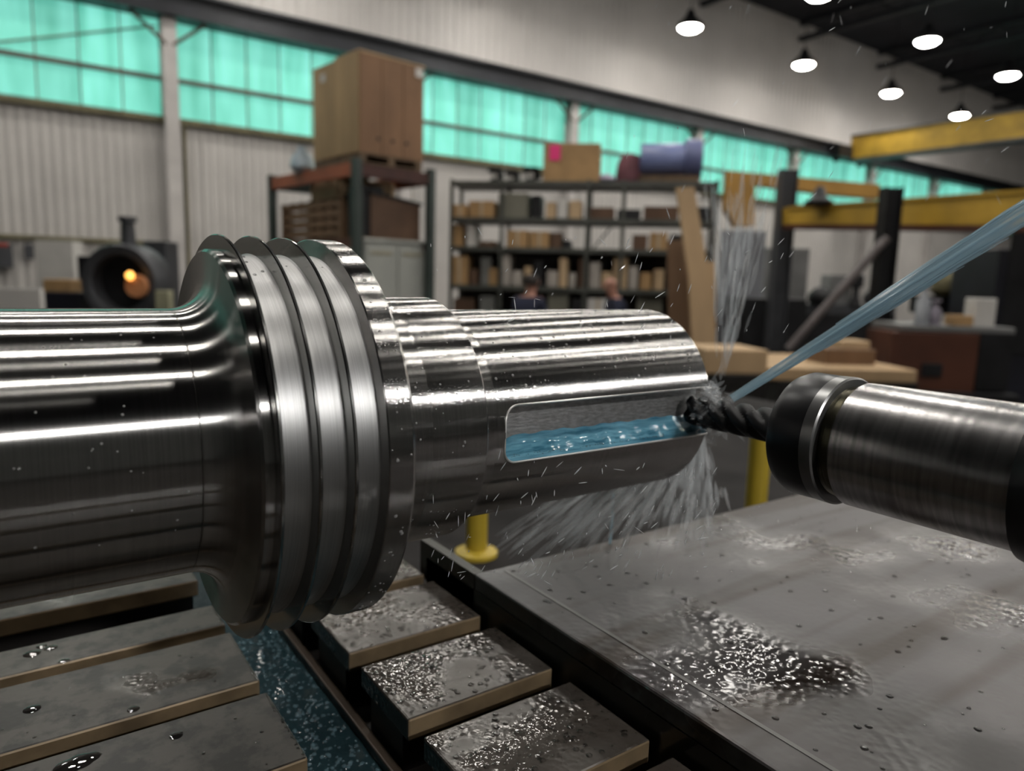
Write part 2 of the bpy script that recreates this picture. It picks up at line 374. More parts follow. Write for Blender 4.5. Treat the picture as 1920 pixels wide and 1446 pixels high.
# ------------------------------------------------------------------ hall lamps
ZL = CZ+6.6
lb = MB(); lb.lathe([(0, .31), (.05, .33), (.10, .32), (.28, .13), (.40, .10), (.46, .05), (.46, 0)], 24, 'z'); me_h = lb.mesh('lamp_housing', BLACK, 40)
ll = MB(); ll.lathe([(-.11, 0), (-.06, .21), (.0, .29), (.01, .0)], 12, 'z'); me_l = ll.mesh('lamp_lens', LAMPE, 40)
lr = MB(); lr.tube([(0, 0, .44), (0, 0, 10.6-ZL)], .012, 6); me_r = lr.mesh('hanging_rod', BLACK)
seen = {(0, 2): 'round ceiling lamp, first of its row, over the wooden crates side', (0, 3): 'round ceiling lamp, second of the row along the white wall',
        (0, 4): 'round ceiling lamp, third of the row along the white wall', (0, 5): 'round ceiling lamp just above the end of the yellow crane girder',
        (1, 2): 'ceiling lamp cut by the top edge of the photo', (1, 3): 'round ceiling lamp at upper right in the dark roof, second of the outer row',
        (1, 4): 'round ceiling lamp nearest the right edge of the photo'}
seen[(0, 2)] = 'leftmost round ceiling lamp glowing in the dark roof'
for j in range(6):
    y = 13.75-3.28*j
    for i in range(-1, 6):
        x = (15.0 if j % 2 == 0 else 15.6)+5.0*(i-2)
        lab = seen.get((j, i), 'round high bay lamp hanging in the dark roof, out of the picture')
        t = thing('ceiling_lamp', lab, 'lamp', (x, y, ZL), 0, 'hall ceiling lamps')
        link('lamp_housing', me_h, t); link('lamp_lens', me_l, t); link('hanging_rod', me_r, t)

# machine work lamp behind the camera
wl = thing('work_lamp', 'bright machine work lamp standing behind the photographer', 'lamp', (.35, -2.7, 0))
b = MB(); b.lathe([(0, .22), (.02, .22), (.03, .02), (2.9, .02)], 20, 'z'); b.obj('stand', BLACK, wl, 40)
h = MB().box(-.16, .16, -.05, .05, -.09, .09).obj('lamp_head', BLACK, wl, loc=(0, 0, 3.0), rot=(R_(-28), 0, 0))
MB().box(-.145, .145, .05, .056, -.06, .06).obj('lamp_lens', WORKE, h)

# ================================================================== MACHINED SHAFT
AY, AZ = .32665, CZ-.07110
RS, RK, RH, RF, RP, RG = .0557, .0550, .0614, .0869, .0806, .0785
SH = thing('machined_shaft', 'large turned steel shaft with finned collar and milled keyway', 'shaft', (0, AY, AZ))
NS = 160
fil = []
for i in range(13):
    a = math.pi/2*i/12; fil.append((.0553+.0136*math.sin(a), RS+.0136*(1-math.cos(a))))
j = MB(); j.lathe([(-1.2, RS), (-.30, RS), (.0545, RS), (.0549, RS-.0003), (.0553, RS)]+fil[1:]+[(.0689, RP-.0012), (.0699, RP), (.0733, RP), (.0733, .05)], NS)
j.obj('journal', STEEL, SH, 28)
X_F = [.0733, .0868, .1002]
for i, xf in enumerate(X_F):
    f = MB(); f.lathe([(xf, .06), (xf, RF-.0004), (xf+.0004, RF), (xf+.0012, RF), (xf+.0015, RF-.0004), (xf+.0022, RG), (xf+.0022, .06)], NS)
    f.obj('fin', FINE, SH, 28)
    xn = (X_F+[.1137])[i+1]
    g = MB(); g.lathe([(xf+.0015, .065), (xf+.0015, RG+.0012), (xf+.0028, RG), (xn-.0012, RG), (xn+.0001, RG+.0010), (xn+.0001, .065)], NS)
    g.obj('groove_band', SATIN, SH, 40)
f = MB(); f.lathe([(.1137, .06), (.1137, RF-.0005), (.1142, RF), (.1237, RF), (.1252, RF-.0012), (.1258, RF-.0022), (.1258, .05)], NS); f.obj('flange', [STEELW], SH, 28)
f = MB(); f.lathe([(.125, .04), (.125, RH+.0015), (.1262, RH), (.1462, RH), (.1464, RH-.0002), (.1468, RH), (.1738, RH), (.1752, RH-.0012), (.1756, .056), (.1756, .04)], NS); f.obj('hub', STEELW, SH, 28)
f = MB(); f.lathe([(.1745, 0), (.1745, RK+.001), (.1755, RK+.001), (.1768, RK), (.1835, RK), (.1837, RK-.0002), (.1841, RK), (.3318, RK), (.3346, RK-.0028), (.3346, 0)], NS)
ke = f.obj('keyed_end', [STEELW, MILLED], SH, 28)
# keyway cutter: rounded rectangle in X-Z
KZ, KH, KD, CR = -.0012, .0140, .0135, .0075
KX = .1882
pl = []
for (cx_, cz_, a0) in ((KX+CR, KZ-KH+CR, 180), (KX+CR, KZ+KH-CR, 90)):
    for i in range(9):
        a = R_(a0+90*i/8) if a0 == 180 else R_(180-90*i/8)
        if a0 == 180: a = R_(270-90*i/8)
        pl.append((cx_+CR*math.cos(a), cz_+CR*math.sin(a)))
pl += [(.37, KZ+KH), (.37, KZ-KH)]
kc = MB().prism([(x, -.08, z) for x, z in pl], (0, .08-RK+KD, 0)).obj('keyway_cutter', [STEEL, MILLED], SH)
for p in kc.data.polygons: p.material_index = 1
bo = ke.modifiers.new('keyway', 'BOOLEAN'); bo.operation = 'DIFFERENCE'; bo.object = kc; bo.solver = 'EXACT'
bpy.context.view_layer.update()
dg = bpy.context.evaluated_depsgraph_get()
me = bpy.data.meshes.new_from_object(ke.evaluated_get(dg)); ke.modifiers.clear(); ke.data = me
me.shade_smooth(); me.set_sharp_from_angle(angle=R_(28))
bpy.data.objects.remove(kc)
ol = [(.3335, KZ-KH)]+[(.3335-(.3335-pl[0][0])*i/12, KZ-KH) for i in range(1, 12)]+pl[:-2]+[(pl[-3][0]+(.3325-pl[-3][0])*i/12, KZ+KH) for i in range(1, 13)]
MB().tube([(x, -math.sqrt(RK**2-z*z)+.00012, z) for x, z in ol], .00055, 6).obj('keyway_edge_highlight', plain('edge_highlight_metal', (.85, .85, .84), .45, 1., .05), SH, 60)  # added bright tube, paints the chamfer highlight along the keyway edge
# coolant lying along the lower wall of the keyway
yo = AY-RK; yi = yo+KD
cw = MB(); n = 40
vs = []; fs = []
for i in range(n+1):
    x = KX+.0022+(.3335-KX-.0022)*i/n
    e = min(1, i/3.0); wob = .0007*math.sin(i*1.7)+.0005*math.sin(i*.63+1)
    zl = AZ+KZ-KH+.0002
    lip = math.sqrt(max(0, RK**2-(KH-KZ)**2)); yl = AY-lip
    vs += [(x, yl+.0004, zl), (x, yl+.0006, zl+.0012+.0006*e), (x, yl+.005, zl+(.0045+wob)*(.5+.5*e)), (x, yi-.0003, zl+(.0105+wob*.6)*(.55+.45*e)), (x, yi-.0003, zl)]
for i in range(n):
    for k in range(5): fs.append((i*5+k, i*5+(k+1) % 5, (i+1)*5+(k+1) % 5, (i+1)*5+k))
fs += [(0, 1, 2, 3, 4), tuple(n*5+k for k in (4, 3, 2, 1, 0))]
tag(cw.add(vs, fs).obj('coolant_pool', COOL, smooth=50), 'blue coolant running along the lower wall of the keyway', 'coolant', kind='stuff')

# ================================================================== TOOL
XT, ZT = .3266, CZ-.0721
TO = thing('tool_holder', 'steel collet chuck tool holder with black nut and spinning end mill', 'tool holder', (XT, 0, ZT))
TN = 96
m_ = MB(); m_.lathe([(.104, .026), (.104, .0293), (.1762, .0293), (.1775, .0280), (.1775, .022)], TN, 'y'); m_.obj('holder_body', GROUND, TO, 30)
m_ = MB(); pr = [(.170, .0262)]
for i in range(9): y = .1770+.0012*i; pr += [(y, .0256), (y+.0006, .0267)]
m_.lathe(pr+[(.189, .0256)], TN, 'y'); m_.obj('thread', THREAD, TO, 60)
m_ = MB(); m_.lathe([(.1835, .0245), (.1835, .0300), (.1842, .0309), (.1898, .0309), (.1902, .0304)], TN, 'y'); m_.obj('nut_rim', plain('nut_rim_steel', (.20, .20, .20), .3, .8, .1, 30), TO, 30)
m_ = MB(); m_.lathe([(.1900, .0200), (.1900, .0307), (.2040, .0309), (.2085, .0290), (.2105, .0265), (.2105, .012), (.2085, .010)], TN, 'y'); m_.obj('collet_nut', BLACKOX, TO, 25)
m_ = MB(); m_.lathe([(.195, .0115), (.2118, .0115), (.2118, .0085)], 48, 'y'); m_.obj('collet', CARBIDE, TO, 30)
# end mill: fluted helical cutter
vs = []; fs = []; nr, na = 46, 32
for i in range(nr+1):
    y = .208+(.2790-.208)*i/nr; tw = max(0, y-.222)*2*math.pi/.055; fl = min(1, max(0, (y-.222)/.006))
    for k in range(na):
        a = 2*math.pi*k/na; r = .0090-fl*.0030*max(0, math.cos(4*(a-tw)))**.8 if math.cos(4*(a-tw)) > 0 else .0090
        vs.append((r*math.sin(a), y, r*math.cos(a)))
for i in range(nr):
    for k in range(na): fs.append((i*na+k, (i+1)*na+k, (i+1)*na+(k+1) % na, i*na+(k+1) % na))
fs += [tuple(range(na)), tuple(nr*na+k for k in reversed(range(na)))]
MB().add(vs, fs).obj('end_mill', CARBIDE, TO, 40)
m_ = MB(); m_.lathe([(-.10, .075), (.06, .075), (.070, .066), (.0995, .060), (.1040, .052), (.1040, .0)], TN, 'y')
m_ = MB(); m_.lathe([(-.05, .0), (-.05, .040), (.085, .040), (.098, .0335), (.1042, .0318), (.1042, .0)], TN, 'y')
m_.obj('spindle_nose', BLACKOX, TO, 30)

# ================================================================== MACHINE TABLE
ZT_ = CZ-.22
TB = thing('slotted_table', 'wet dark cast iron machine table with T slots, under the shaft', 'machine table', (0, 0, ZT_))
XE = .1015
def rib(par, x0, x1, y0, y1, mat=SLAB, h=.012, top=0.):
    r = MB(); r.box(x0, x1, y0, y1, top-h, top, 0)
    for p in (0,): pass
    o = r.obj('rib', [mat, TANFACE], par, None, .0012)
    for p in o.data.polygons:
        if abs(p.normal.y) > .75: p.material_index = 1
    s = MB(); s.box(x0+.002, x1-.002, y0+.010, y1-.010, top-.045, top-h); s.obj('rib_stem', DARKIRON, o)
    return o
LR = [(-.0085, .054), (.0685, .131), (.1455, .208), (.2225, .285), (.2995, .3632), (.3765, .4405), (.4520, .4850), (.531, .60), (.62, .69), (.71, .78)]
for (a, b_) in LR: rib(TB, -.9, XE, a, b_)
MB().box(-.9, XE, -.05, .80, -.16, -.045).obj('table_base', DARKIRON, TB)
# right-hand slotted section
RB = thing('slotted_bed', 'wet worn cast iron T slot blocks between coolant gutter and cover plate', 'machine bed', (0, 0, ZT_))
RR = [(-.0085, .054), (.0685, .131), (.1455, .2085), (.2230, .2845), (.3003, .3600), (.3772, .4430), (.4560, .516), (.531, .593), (.61, .67)]
for (a, b_) in RR: rib(RB, .1530, .2450, a, b_, BLOCKM, .0125)
MB().box(.1526, .2480, -.05, .80, -.16, -.036).obj('bed_base', DARKIRON, RB)
MB().box(.1470, .1526, -.05, .80, -.16, -.0300).obj('gutter_edge', plain('wet_brown_edge', (.055, .038, .026), .3, .2), RB, None, .001)
# coolant gutter
GT = MB().box(.1016, .1470, -.05, .80, -.17, -.060).obj('gutter_floor', DARKIRON, RB)
gw = MB(); nx, ny = 10, 150; vs = []; fs = []
for iy in range(ny+1):
    for ix in range(nx+1):
        x = .1017+.0452*ix/nx; y = -.05+.80*iy/ny
        vs.append((x, y, ZT_-.036+.0006*math.sin(x*400+y*90)*math.sin(y*230+x*70)))
for iy in range(ny):
    for ix in range(nx):
        a = iy*(nx+1)+ix; fs.append((a, a+1, a+nx+2, a+nx+1))
tag(MB().add(vs, fs).obj('gutter_coolant', COOLD, smooth=60), 'dark blue bubbling coolant in the gutter beside the slotted table', 'coolant', kind='stuff')

# cover plate on the right, higher than the bed blocks
ZP = CZ-.197
CP = thing('way_cover', 'wide wet grey steel cover plate with brown streaks, right of the bed', 'cover plate', (0, 0, ZP))
p = MB(); p.box(.2487, 1.6, -.35, .392, -.012, 0); p.obj('top_plate', PLATEM, CP, None, .0015)
MB().box(.2487, .2537, -.35, .46, -.16, -.0115).obj('side_plate', WALLPL, CP)
MB().box(.2537, 1.6, .386, .391, -.16, -.0115).obj('rear_plate', WALLPL, CP)
MB().box(.2487, .256, .392, .47, -.03, -.0005).obj('edge_strip', WALLPL, CP)
MB().box(.268, .2705, -.35, .385, -.001, .0003).obj('seam', plain('seam_steel', (.12, .115, .11), .4, .1), CP)
# lower machine bed behind
ZL_ = CZ-.40
struct('machine_base', MB().box(-1.5, 2.2, .45, 1.9, ZL_-.9, ZL_), plain('dull_machine_base', (.022, .02, .02), .75, 0., .3, 8, (1, 1, 1), 0., .08))
for (px, py, d, lab, w) in ((893, 1040, None, 'short yellow flanged post behind the shaft, with its round foot in view', .0155), (1412, 1010, None, 'yellow post rising behind the end mill and cover plate', .0165)):
    q = on_z(px, py, ZL_)
    t = thing('guard_post', lab, 'post', q, 0, 'yellow guard posts')
    MB().lathe([(0, .031), (.006, .031), (.008, .026), (.010, w)], 32, 'z').obj('foot_flange', YEL, t, 30)
    MB().lathe([(.008, w), (.195, w), (.2, w-.004)], 32, 'z').obj('post_tube', YEL, t, 30)

# ================================================================== DROPLETS AND SPRAY
def drops(name, label, spots, mat=BEADM, seg=8):
    mb = MB()
    for (c, nrm, r, flat) in spots:
        nrm = Vector(nrm).normalized(); a = nrm.orthogonal().normalized(); b_ = nrm.cross(a); c = Vector(c)
        vs = [c+nrm*r*flat]; fs = []
        rings = 3
        for i in range(1, rings+1):
            t = math.pi/2*i/rings
            for k in range(seg):
                p = 2*math.pi*k/seg
                vs.append(c+nrm*(r*flat*math.cos(t))+(a*math.cos(p)+b_*math.sin(p))*(r*math.sin(t)))
        for k in range(seg): fs.append((0, 1+k, 1+(k+1) % seg))
        for i in range(rings-1):
            for k in range(seg):
                fs.append((1+i*seg+k, 1+(i+1)*seg+k, 1+(i+1)*seg+(k+1) % seg, 1+i*seg+(k+1) % seg))
        mb.add(vs, fs)
    return tag(mb.obj(name, mat, smooth=60), label, 'droplets', kind='stuff')
sp = []
for (a, b_) in RR[2:7]:
    for _ in range(190):
        sp.append(((random.uniform(.156, .243), random.uniform(a+.003, b_-.003), ZT_), (0, 0, 1), random.choice([.0006, .0008, .0011, .0016]), .45))
drops('bed_droplets', 'clear coolant droplets beaded on the bed blocks', sp)
sp = []
for (a, b_) in LR[3:8]:
    for _ in range(26):
        sp.append(((random.uniform(-.02, .1), random.uniform(a+.003, b_-.003), ZT_), (0, 0, 1), random.choice([.0004, .0006, .0009]), .4))
    for _ in range(40):
        sp.append(((XE-random.uniform(.0004, .002), random.uniform(a, b_), ZT_), (0, 0, 1), random.choice([.0005, .0008]), .5))
drops('table_droplets', 'scattered coolant droplets on the dark slotted table', sp)
sp = []
for (px, py, r) in ((60, 1226, .0045), (95, 1215, .0035), (78, 1212, .003), (150, 1428, .006), (128, 1438, .006), (170, 1420, .004), (120, 1240, .003), (250, 1330, .003), (60, 1330, .004), (330, 1380, .003)):
    q = on_z(px, py, ZT_); sp.append((q, (0, 0, 1), r, .06))
drops('table_puddles', 'small shining coolant puddles on the left table ribs', sp, BEADM, 20)
sp = []
for _ in range(380):
    x = random.uniform(.26, .62); y = random.uniform(-.05, .39)
    sp.append(((x, y, ZP), (0, 0, 1), random.choice([.0008, .0012, .0018]), .35))
drops('plate_droplets', 'coolant droplets standing on the grey cover plate', sp)
sp = []
for _ in range(1500):
    y = .16+.34*random.random()**1.5
    sp.append(((random.uniform(.103, .146), y, ZT_-.036), (0, 0, 1), random.choice([.0006, .0009, .0014]), .7))
drops('gutter_bubbles', 'pale froth bubbles floating on the gutter coolant', sp, FROTH)
sp = []
def onshaft(x, ang, r): a = R_(ang); n = (0, -math.cos(a), math.sin(a)); return ((x, AY+n[1]*r, AZ+n[2]*r), n)
for _ in range(46):
    x = random.uniform(.1145, .123); c, n = onshaft(x, random.uniform(-62, 75), RF); sp.append((c, n, random.choice([.0004, .0005, .0008]), .6))
for _ in range(60):
    x = random.uniform(.128, .173); c, n = onshaft(x, random.uniform(-55, 85), RH); sp.append((c, n, random.choice([.0003, .0004, .0006]), .6))
for _ in range(150):
    x = random.uniform(.178, .33); a = random.uniform(22, 88); c, n = onshaft(x, a, RK); sp.append((c, n, random.choice([.0003, .0004, .0006, .0008]), .55))
for _ in range(60):
    x = random.uniform(-.02, .053); c, n = onshaft(x, random.uniform(-30, 85), RS); sp.append((c, n, random.choice([.0003, .0004, .0005]), .5))
for xf in X_F:
    for _ in range(7):
        c, n = onshaft(xf+random.uniform(.003, .012), random.uniform(62, 88), RG); sp.append((c, n, random.choice([.0005, .0008]), .6))
kb = []
for _ in range(130):
    x = random.uniform(KX+.004, .33); kb.append(((x, yo+.0022+abs(random.gauss(0, .0012)), AZ+KZ-KH+.0022+random.uniform(0, .001)), (0, -.5, 1), random.choice([.0002, .0003, .0005]), .8))
drops('keyway_froth', 'tiny white froth beads on the coolant in the keyway', kb, FROTH)
drops('shaft_droplets', 'tiny coolant beads clinging to the polished shaft', sp, BEADW)

# coolant jet from upper right onto the cutter
J0, J1 = pix(1372, 748, .405), pix(2150, 255, .37)
jd = (J1-J0); jn = jd.normalized(); ja = jn.orthogonal().normalized(); jb = jn.cross(ja)
jm = MB()
def jrad(t): return .0030+.0062*t
jm.tube([J0+jd*t for t in [i/14 for i in range(15)]], [jrad(i/14)*.80 for i in range(15)], 14)
for k in range(70):
    a = random.uniform(0, 6.28); r = math.sqrt(random.uniform(.2, 1)); ph = random.uniform(0, 6)
    t0 = random.uniform(-.0, .8); t1 = min(1, t0+random.uniform(.15, .5)); pts = []
    for i in range(9):
        t = t0+(t1-t0)*i/8; rr = jrad(t)*r*(1+.06*math.sin(ph+t*30))
        pts.append(J0+jd*t+ja*(math.cos(a)*rr)+jb*(math.sin(a)*rr))
    w = random.uniform(.0003, .0009); jm.tube(pts, [w*(.25+.75*math.sin(math.pi*(i+.4)/9)) for i in range(9)], 5)
tag(jm.obj('coolant_jet', JETM, smooth=50), 'pale blue coolant jet shooting down onto the end mill', 'coolant', kind='stuff')

nz = thing('coolant_nozzle', 'coolant nozzle and hose feeding the blue jet beyond the right edge', 'nozzle', J1)
MB().tube([jn*-.004, jn*.02, jn*.05], [.0085, .011, .013], 20).obj('nozzle_tip', BLACKOX, nz, 40)
MB().tube([jn*.045, jn*.10+Vector((0, -.03, .01)), jn*.13+Vector((.02, -.14, 0)), jn*.10+Vector((.05, -.40, -.06))], .012, 14).obj('hose', BLACK, nz, 60)
# spray: fine strands thrown from the cutting point
def strands(name, label, n, gen, mat):
    mb = MB()
    for _ in range(n):
        p0, p1, w = gen(); mid = (p0+p1)/2
        mb.tube([p0, p0.lerp(p1, .35), p0.lerp(p1, .7), p1], [w*.3, w, w*.9, w*.2], 4)
    return tag(mb.obj(name, mat), label, 'spray', kind='stuff')
HIT = pix(1318, 800, .425)
def g_fan():      # sheet flying down and left under the keyed end
    u = random.random(); tgt = pix(930+u*420+random.uniform(-25, 25), 1010-u*40+random.gauss(0, 30), .45+.16*random.random())
    t0 = random.random()**.8*.85; t1 = t0+random.uniform(.08, .3)
    s0 = HIT.lerp(tgt, t0); s1 = HIT.lerp(tgt, t1); s1.z -= .004
    return s0, s1, random.uniform(.0005, .0022)
strands('spray_fan', 'misty fan of coolant spray flying off below the keyed shaft end', 620, g_fan, MISTM)
def g_plume():
    u = random.gauss(0, 1); t0 = random.random()**.7; base = pix(1352+u*4, 720, .43); top = pix(1395+u*34, 330+random.uniform(-60, 120), .50+random.uniform(-.06, .06))
    s0 = base.lerp(top, t0*.85); s1 = base.lerp(top, min(1, t0*.85+random.uniform(.08, .25)))
    return s0, s1, random.uniform(.0005, .0020)
strands('spray_plume', 'thin plume of coolant spray rising above the end mill', 170, g_plume, MISTM)
def g_cloud():
    c = pix(random.gauss(1335, 14), random.gauss(770, 24), random.uniform(.40, .43)); d = Vector((random.gauss(0, 1), random.gauss(0, 1), random.gauss(0, 1)))*.005
    return c, c+d, random.uniform(.0005, .0018)
strands('spray_cloud', 'pale mist churning around the tip of the end mill', 260, g_cloud, MISTM)
def g_drop():
    z = random.random()
    if z < .5: px, py, d = random.uniform(800, 1340), random.uniform(860, 1090), random.uniform(.30, .36)
    elif z < .8: px, py, d = random.uniform(800, 1480), random.uniform(440, 640), random.uniform(.30, .40)
    else: px, py, d = random.uniform(1150, 1900), random.uniform(0, 420), random.uniform(.33, .55)
    L = random.uniform(3, 22); a = random.gauss(-65, 28)
    p0 = pix(px, py, d); p1 = pix(px+L*math.cos(R_(a)), py+L*math.sin(R_(a)), d)
    return p0, p1, random.uniform(.00012, .00030)
strands('flying_droplets', 'white coolant droplets flying through the air around the shaft', 260, g_drop, DROPM)
dm = MB(); dm.tube([pix(1150, 925, .55), pix(1146, 1000, .55), pix(1138, 1060, .55), pix(1135, 1100, .55)], [.0008, .0012, .0010, .0005], 6)
tag(dm.obj('falling_trickle', JETM, smooth=60), 'thin trickle of coolant falling onto the cover plate', 'coolant', kind='stuff')

# ================================================================== BACKGROUND
def plan_hit(px, py, O, d):      # distance s along O + s*d (in plan) that shows at pixel column px
    r = ray(px, py); r2 = Vector((r.x, r.y)); o = Vector((O.x, O.y))-Vector((CAMP.x, CAMP.y)); d2 = Vector((d.x, d.y))
    den = r2.x*d2.y-r2.y*d2.x
    return (o.x*r2.y-o.y*r2.x)/den
def z_at(px, py, Q):             # height of the plumb line through plan point Q at pixel row py
    r = ray(px, py); t = math.hypot(Q.x-CAMP.x, Q.y-CAMP.y)/math.hypot(r.x, r.y); return CZ+r.z*t
class Frame:                     # a local frame: u to the right, v away, plan origin O
    def __init__(s, O, ang): s.O = Vector((O.x, O.y, 0)); s.u = Vector((math.cos(ang), math.sin(ang), 0)); s.v = Vector((-math.sin(ang), math.cos(ang), 0)); s.ang = ang
    def at(s, a, b, z=0): q = s.O+s.u*a+s.v*b; q.z = z; return q
    def ux(s, px, py=450, b=0): return plan_hit(px, py, s.at(0, b), s.u)
    def vx(s, px, py=450, a=0): return plan_hit(px, py, s.at(a, 0), s.v)
    def z(s, px, py, a=None, b=0):
        return z_at(px, py, s.at(s.ux(px, py, b) if a is None else a, b))
def fbox(F, name, label, cat, u0, u1, v0, v1, z0, z1, mat, group=None, bevel=.008):
    """one box-like thing standing in frame F, with its own origin at the base"""
    t = tag(MB().box(-(u1-u0)/2, (u1-u0)/2, -(v1-v0)/2, (v1-v0)/2, 0, z1-z0).obj(name, mat, None, None, bevel, F.at((u0+u1)/2, (v0+v1)/2, z0), (0, 0, F.ang)), label, cat, group)
    return t
ANGV = -YAW                      # frame angle that faces the camera

# ---------------------------------------------------------------- pallet rack with crates
RA = R_(7.5)
RF_ = Frame(pix(669, 420, 8.6), RA)
ru = RF_.ux(806, 440); rv = RF_.vx(511, 400)
zr = RF_.z(669, 303, 0)          # top of the beams
rack = thing('pallet_rack', 'pallet rack with orange beams and dark green posts holding two crates', 'rack', RF_.at(0, 0, 0), RA)
for (a, b) in ((0, 0), (ru, 0), (0, rv), (ru, rv)):
    MB().box(a-.05, a+.05, b-.05, b+.05, 0, zr+.04).obj('post', GREENP, rack, None, .006)
for a in (0, ru):
    MB().box(a-.03, a+.03, .05, rv-.05, zr-.16, zr).obj('beam', ORANGE, rack, None, .006)
for b in (0, rv):
    MB().box(.05, ru-.05, b-.03, b+.03, zr-.16, zr-.02).obj('end_tie', plain('dark_red_tie', (.06, .02, .015), .6) if b == 0 else GREENP, rack)
z2 = RF_.z(690, 447, .1)         # second level
for a in (0, ru):
    MB().box(a-.03, a+.03, .05, rv-.05, z2-.12, z2).obj('beam', REDBR, rack)
for i in range(6):
    MB().box(.04, ru-.04, .1+i*(rv-.3)/5, .22+i*(rv-.3)/5, zr-.02, zr).obj('deck_board', PALW, rack)
    MB().box(.04, ru-.04, .1+i*(rv-.3)/5, .22+i*(rv-.3)/5, z2, z2+.025).obj('deck_board', PALW, rack)
def pallet(F, label, u0, u1, v0, v1, z0, mat=PALW, group=None):
    t = thing('wooden_pallet', label, 'pallet', F.at(u0, v0, z0), F.ang, group); w, d = u1-u0, v1-v0
    for i in range(7): MB().box(0, w, i*(d-.09)/6, i*(d-.09)/6+.09, .10, .122).obj('top_board', mat, t)
    for i in range(3): MB().box(i*(w-.09)/2, i*(w-.09)/2+.09, 0, d, .02, .10).obj('runner', mat, t)
    for i in range(3): MB().box(0, w, i*(d-.1)/2, i*(d-.1)/2+.1, 0, .02).obj('bottom_board', mat, t)
    return t
cu0, cu1 = .06, RF_.ux(797, 200, 0); vsplit = RF_.vx(629, 200, .06); vend = RF_.vx(587, 200, .06)
pallet(RF_, 'dark pallet under the two tall crates on the rack', cu0, cu1-.02, .03, max(vend-.02, .8), zr, group='pallets of the rack')
zc0 = zr+.125; zc1 = RF_.z(680, 93, .06)
def crate(label, u0, u1, v0, v1, z0, z1, mat, panels):
    t = thing('wooden_crate', label, 'crate', RF_.at(u0, v0, z0), RA); w, d, h = u1-u0, v1-v0, z1-z0
    MB().box(.01, w-.01, .01, d-.01, .02, h-.01).obj('crate_body', mat, t)
    n = panels
    for i in range(n):
        MB().box(i*w/n+.003, (i+1)*w/n-.003, -.012, .012, 0, h-.004).obj('plank', CRATED, t, None, .003)
    for i in range(3):
        MB().box(-.012, .012, i*d/3+.003, (i+1)*d/3-.003, 0, h-.004).obj('plank', mat, t, None, .003)
    MB().box(-.015, w+.01, -.015, d+.01, h-.012, h+.012).obj('lid', mat, t, None, .004)
    return t
c1 = crate('tall plywood crate nearest the camera on top of the pallet rack', cu0, cu1, .04, vsplit-.01, zc0, zc1, CRATE, 3)
MB().box(.86*(cu1-cu0), .98*(cu1-cu0), -.02, -.012, .88*(zc1-zc0), .97*(zc1-zc0)).obj('label_sheet', WHITE, c1)
for k in range(3):
    MB().lathe([(-.02, .02), (-.012, .024)], 10, 'y').obj('handling_mark', BLACK, c1, None, 0, ((.28+.22*k)*(cu1-cu0), 0, .16*(zc1-zc0)))
c2 = crate('second tall plywood crate standing close behind the first on the rack', cu0+.01, cu1-.03, vsplit+.01, vend, zc0, zc1-.02, CRATE, 3)
MB().box(-.02, -.012, .4*(vend-vsplit), .6*(vend-vsplit), .82*(zc1-zc0), .9*(zc1-zc0)).obj('label_sheet', WHITE, c2)
# plastic bag at the end of the beam
bg = MB(); bg.lathe([(0, .10), (.06, .16), (.18, .14), (.30, .05), (.34, .06)], 14, 'z')
tag(bg.obj('plastic_bag', plain('clear_bag', (.45, .55, .62), .3), None, 50, 0, RF_.at(.02, vend+.25, zr)), 'crumpled pale blue plastic bag beside the crates on the rack', 'bag')
# second level goods
zz = z2+.025
us = RF_.ux(690, 410, .05)
for k in range(4):
    pallet(RF_, ['lowest pallet of the brown stack on the rack shelf', 'second pallet from the bottom of the brown stack', 'third pallet from the bottom of the brown stack', 'topmost pallet of the brown stack on the rack shelf'][k],
           .10, .95, RF_.vx(640, 430, .1), RF_.vx(528, 430, .1), zz+k*.124, TIMBD, 'pallets of the rack')
pv0, pv1 = RF_.vx(628, 360, .1), RF_.vx(580, 360, .1)
fbox(RF_, 'cardboard_box', 'light cardboard box on the brown pallet stack under the crates', 'box', .12, .6, pv0, pv1, zz+4*.124, zz+4*.124+.30, CARDL)
b0, b1 = RF_.ux(695, 410, .1), RF_.ux(788, 410, .1)
t = thing('storage_crate', 'large dark brown crate with sloping lid under the rack beams', 'crate', RF_.at(b0, .1, zz), RA)
za, zb2 = RF_.z(695, 362, b0, .1)-zz, RF_.z(788, 386, b1, .1)-zz
w = b1-b0
MB().hexa([(0, 0, 0), (w, 0, 0), (w, .6, 0), (0, .6, 0), (0, 0, za), (w, 0, zb2), (w, .6, zb2), (0, .6, za)]).obj('crate_body', BROWN, t, None, .006)
MB().hexa([(-.02, -.02, za), (w+.02, -.02, zb2), (w+.02, .62, zb2), (-.02, .62, za), (-.02, -.02, za+.03), (w+.02, -.02, zb2+.03), (w+.02, .62, zb2+.03), (-.02, .62, za+.03)]).obj('lid', BLACK, t)
fbox(RF_, 'cardboard_box', 'tan cardboard box peeking over the sloping crate lid', 'box', RF_.ux(700, 370, .7), RF_.ux(742, 370, .7), .72, 1.1, zz, RF_.z(720, 342, b=.72), CARDL)
fbox(RF_, 'dark_bin', 'black bin hanging in the shadow behind the front rack post', 'bin', .12, .45, .12, .42, zz, zz+.62, BLACK)
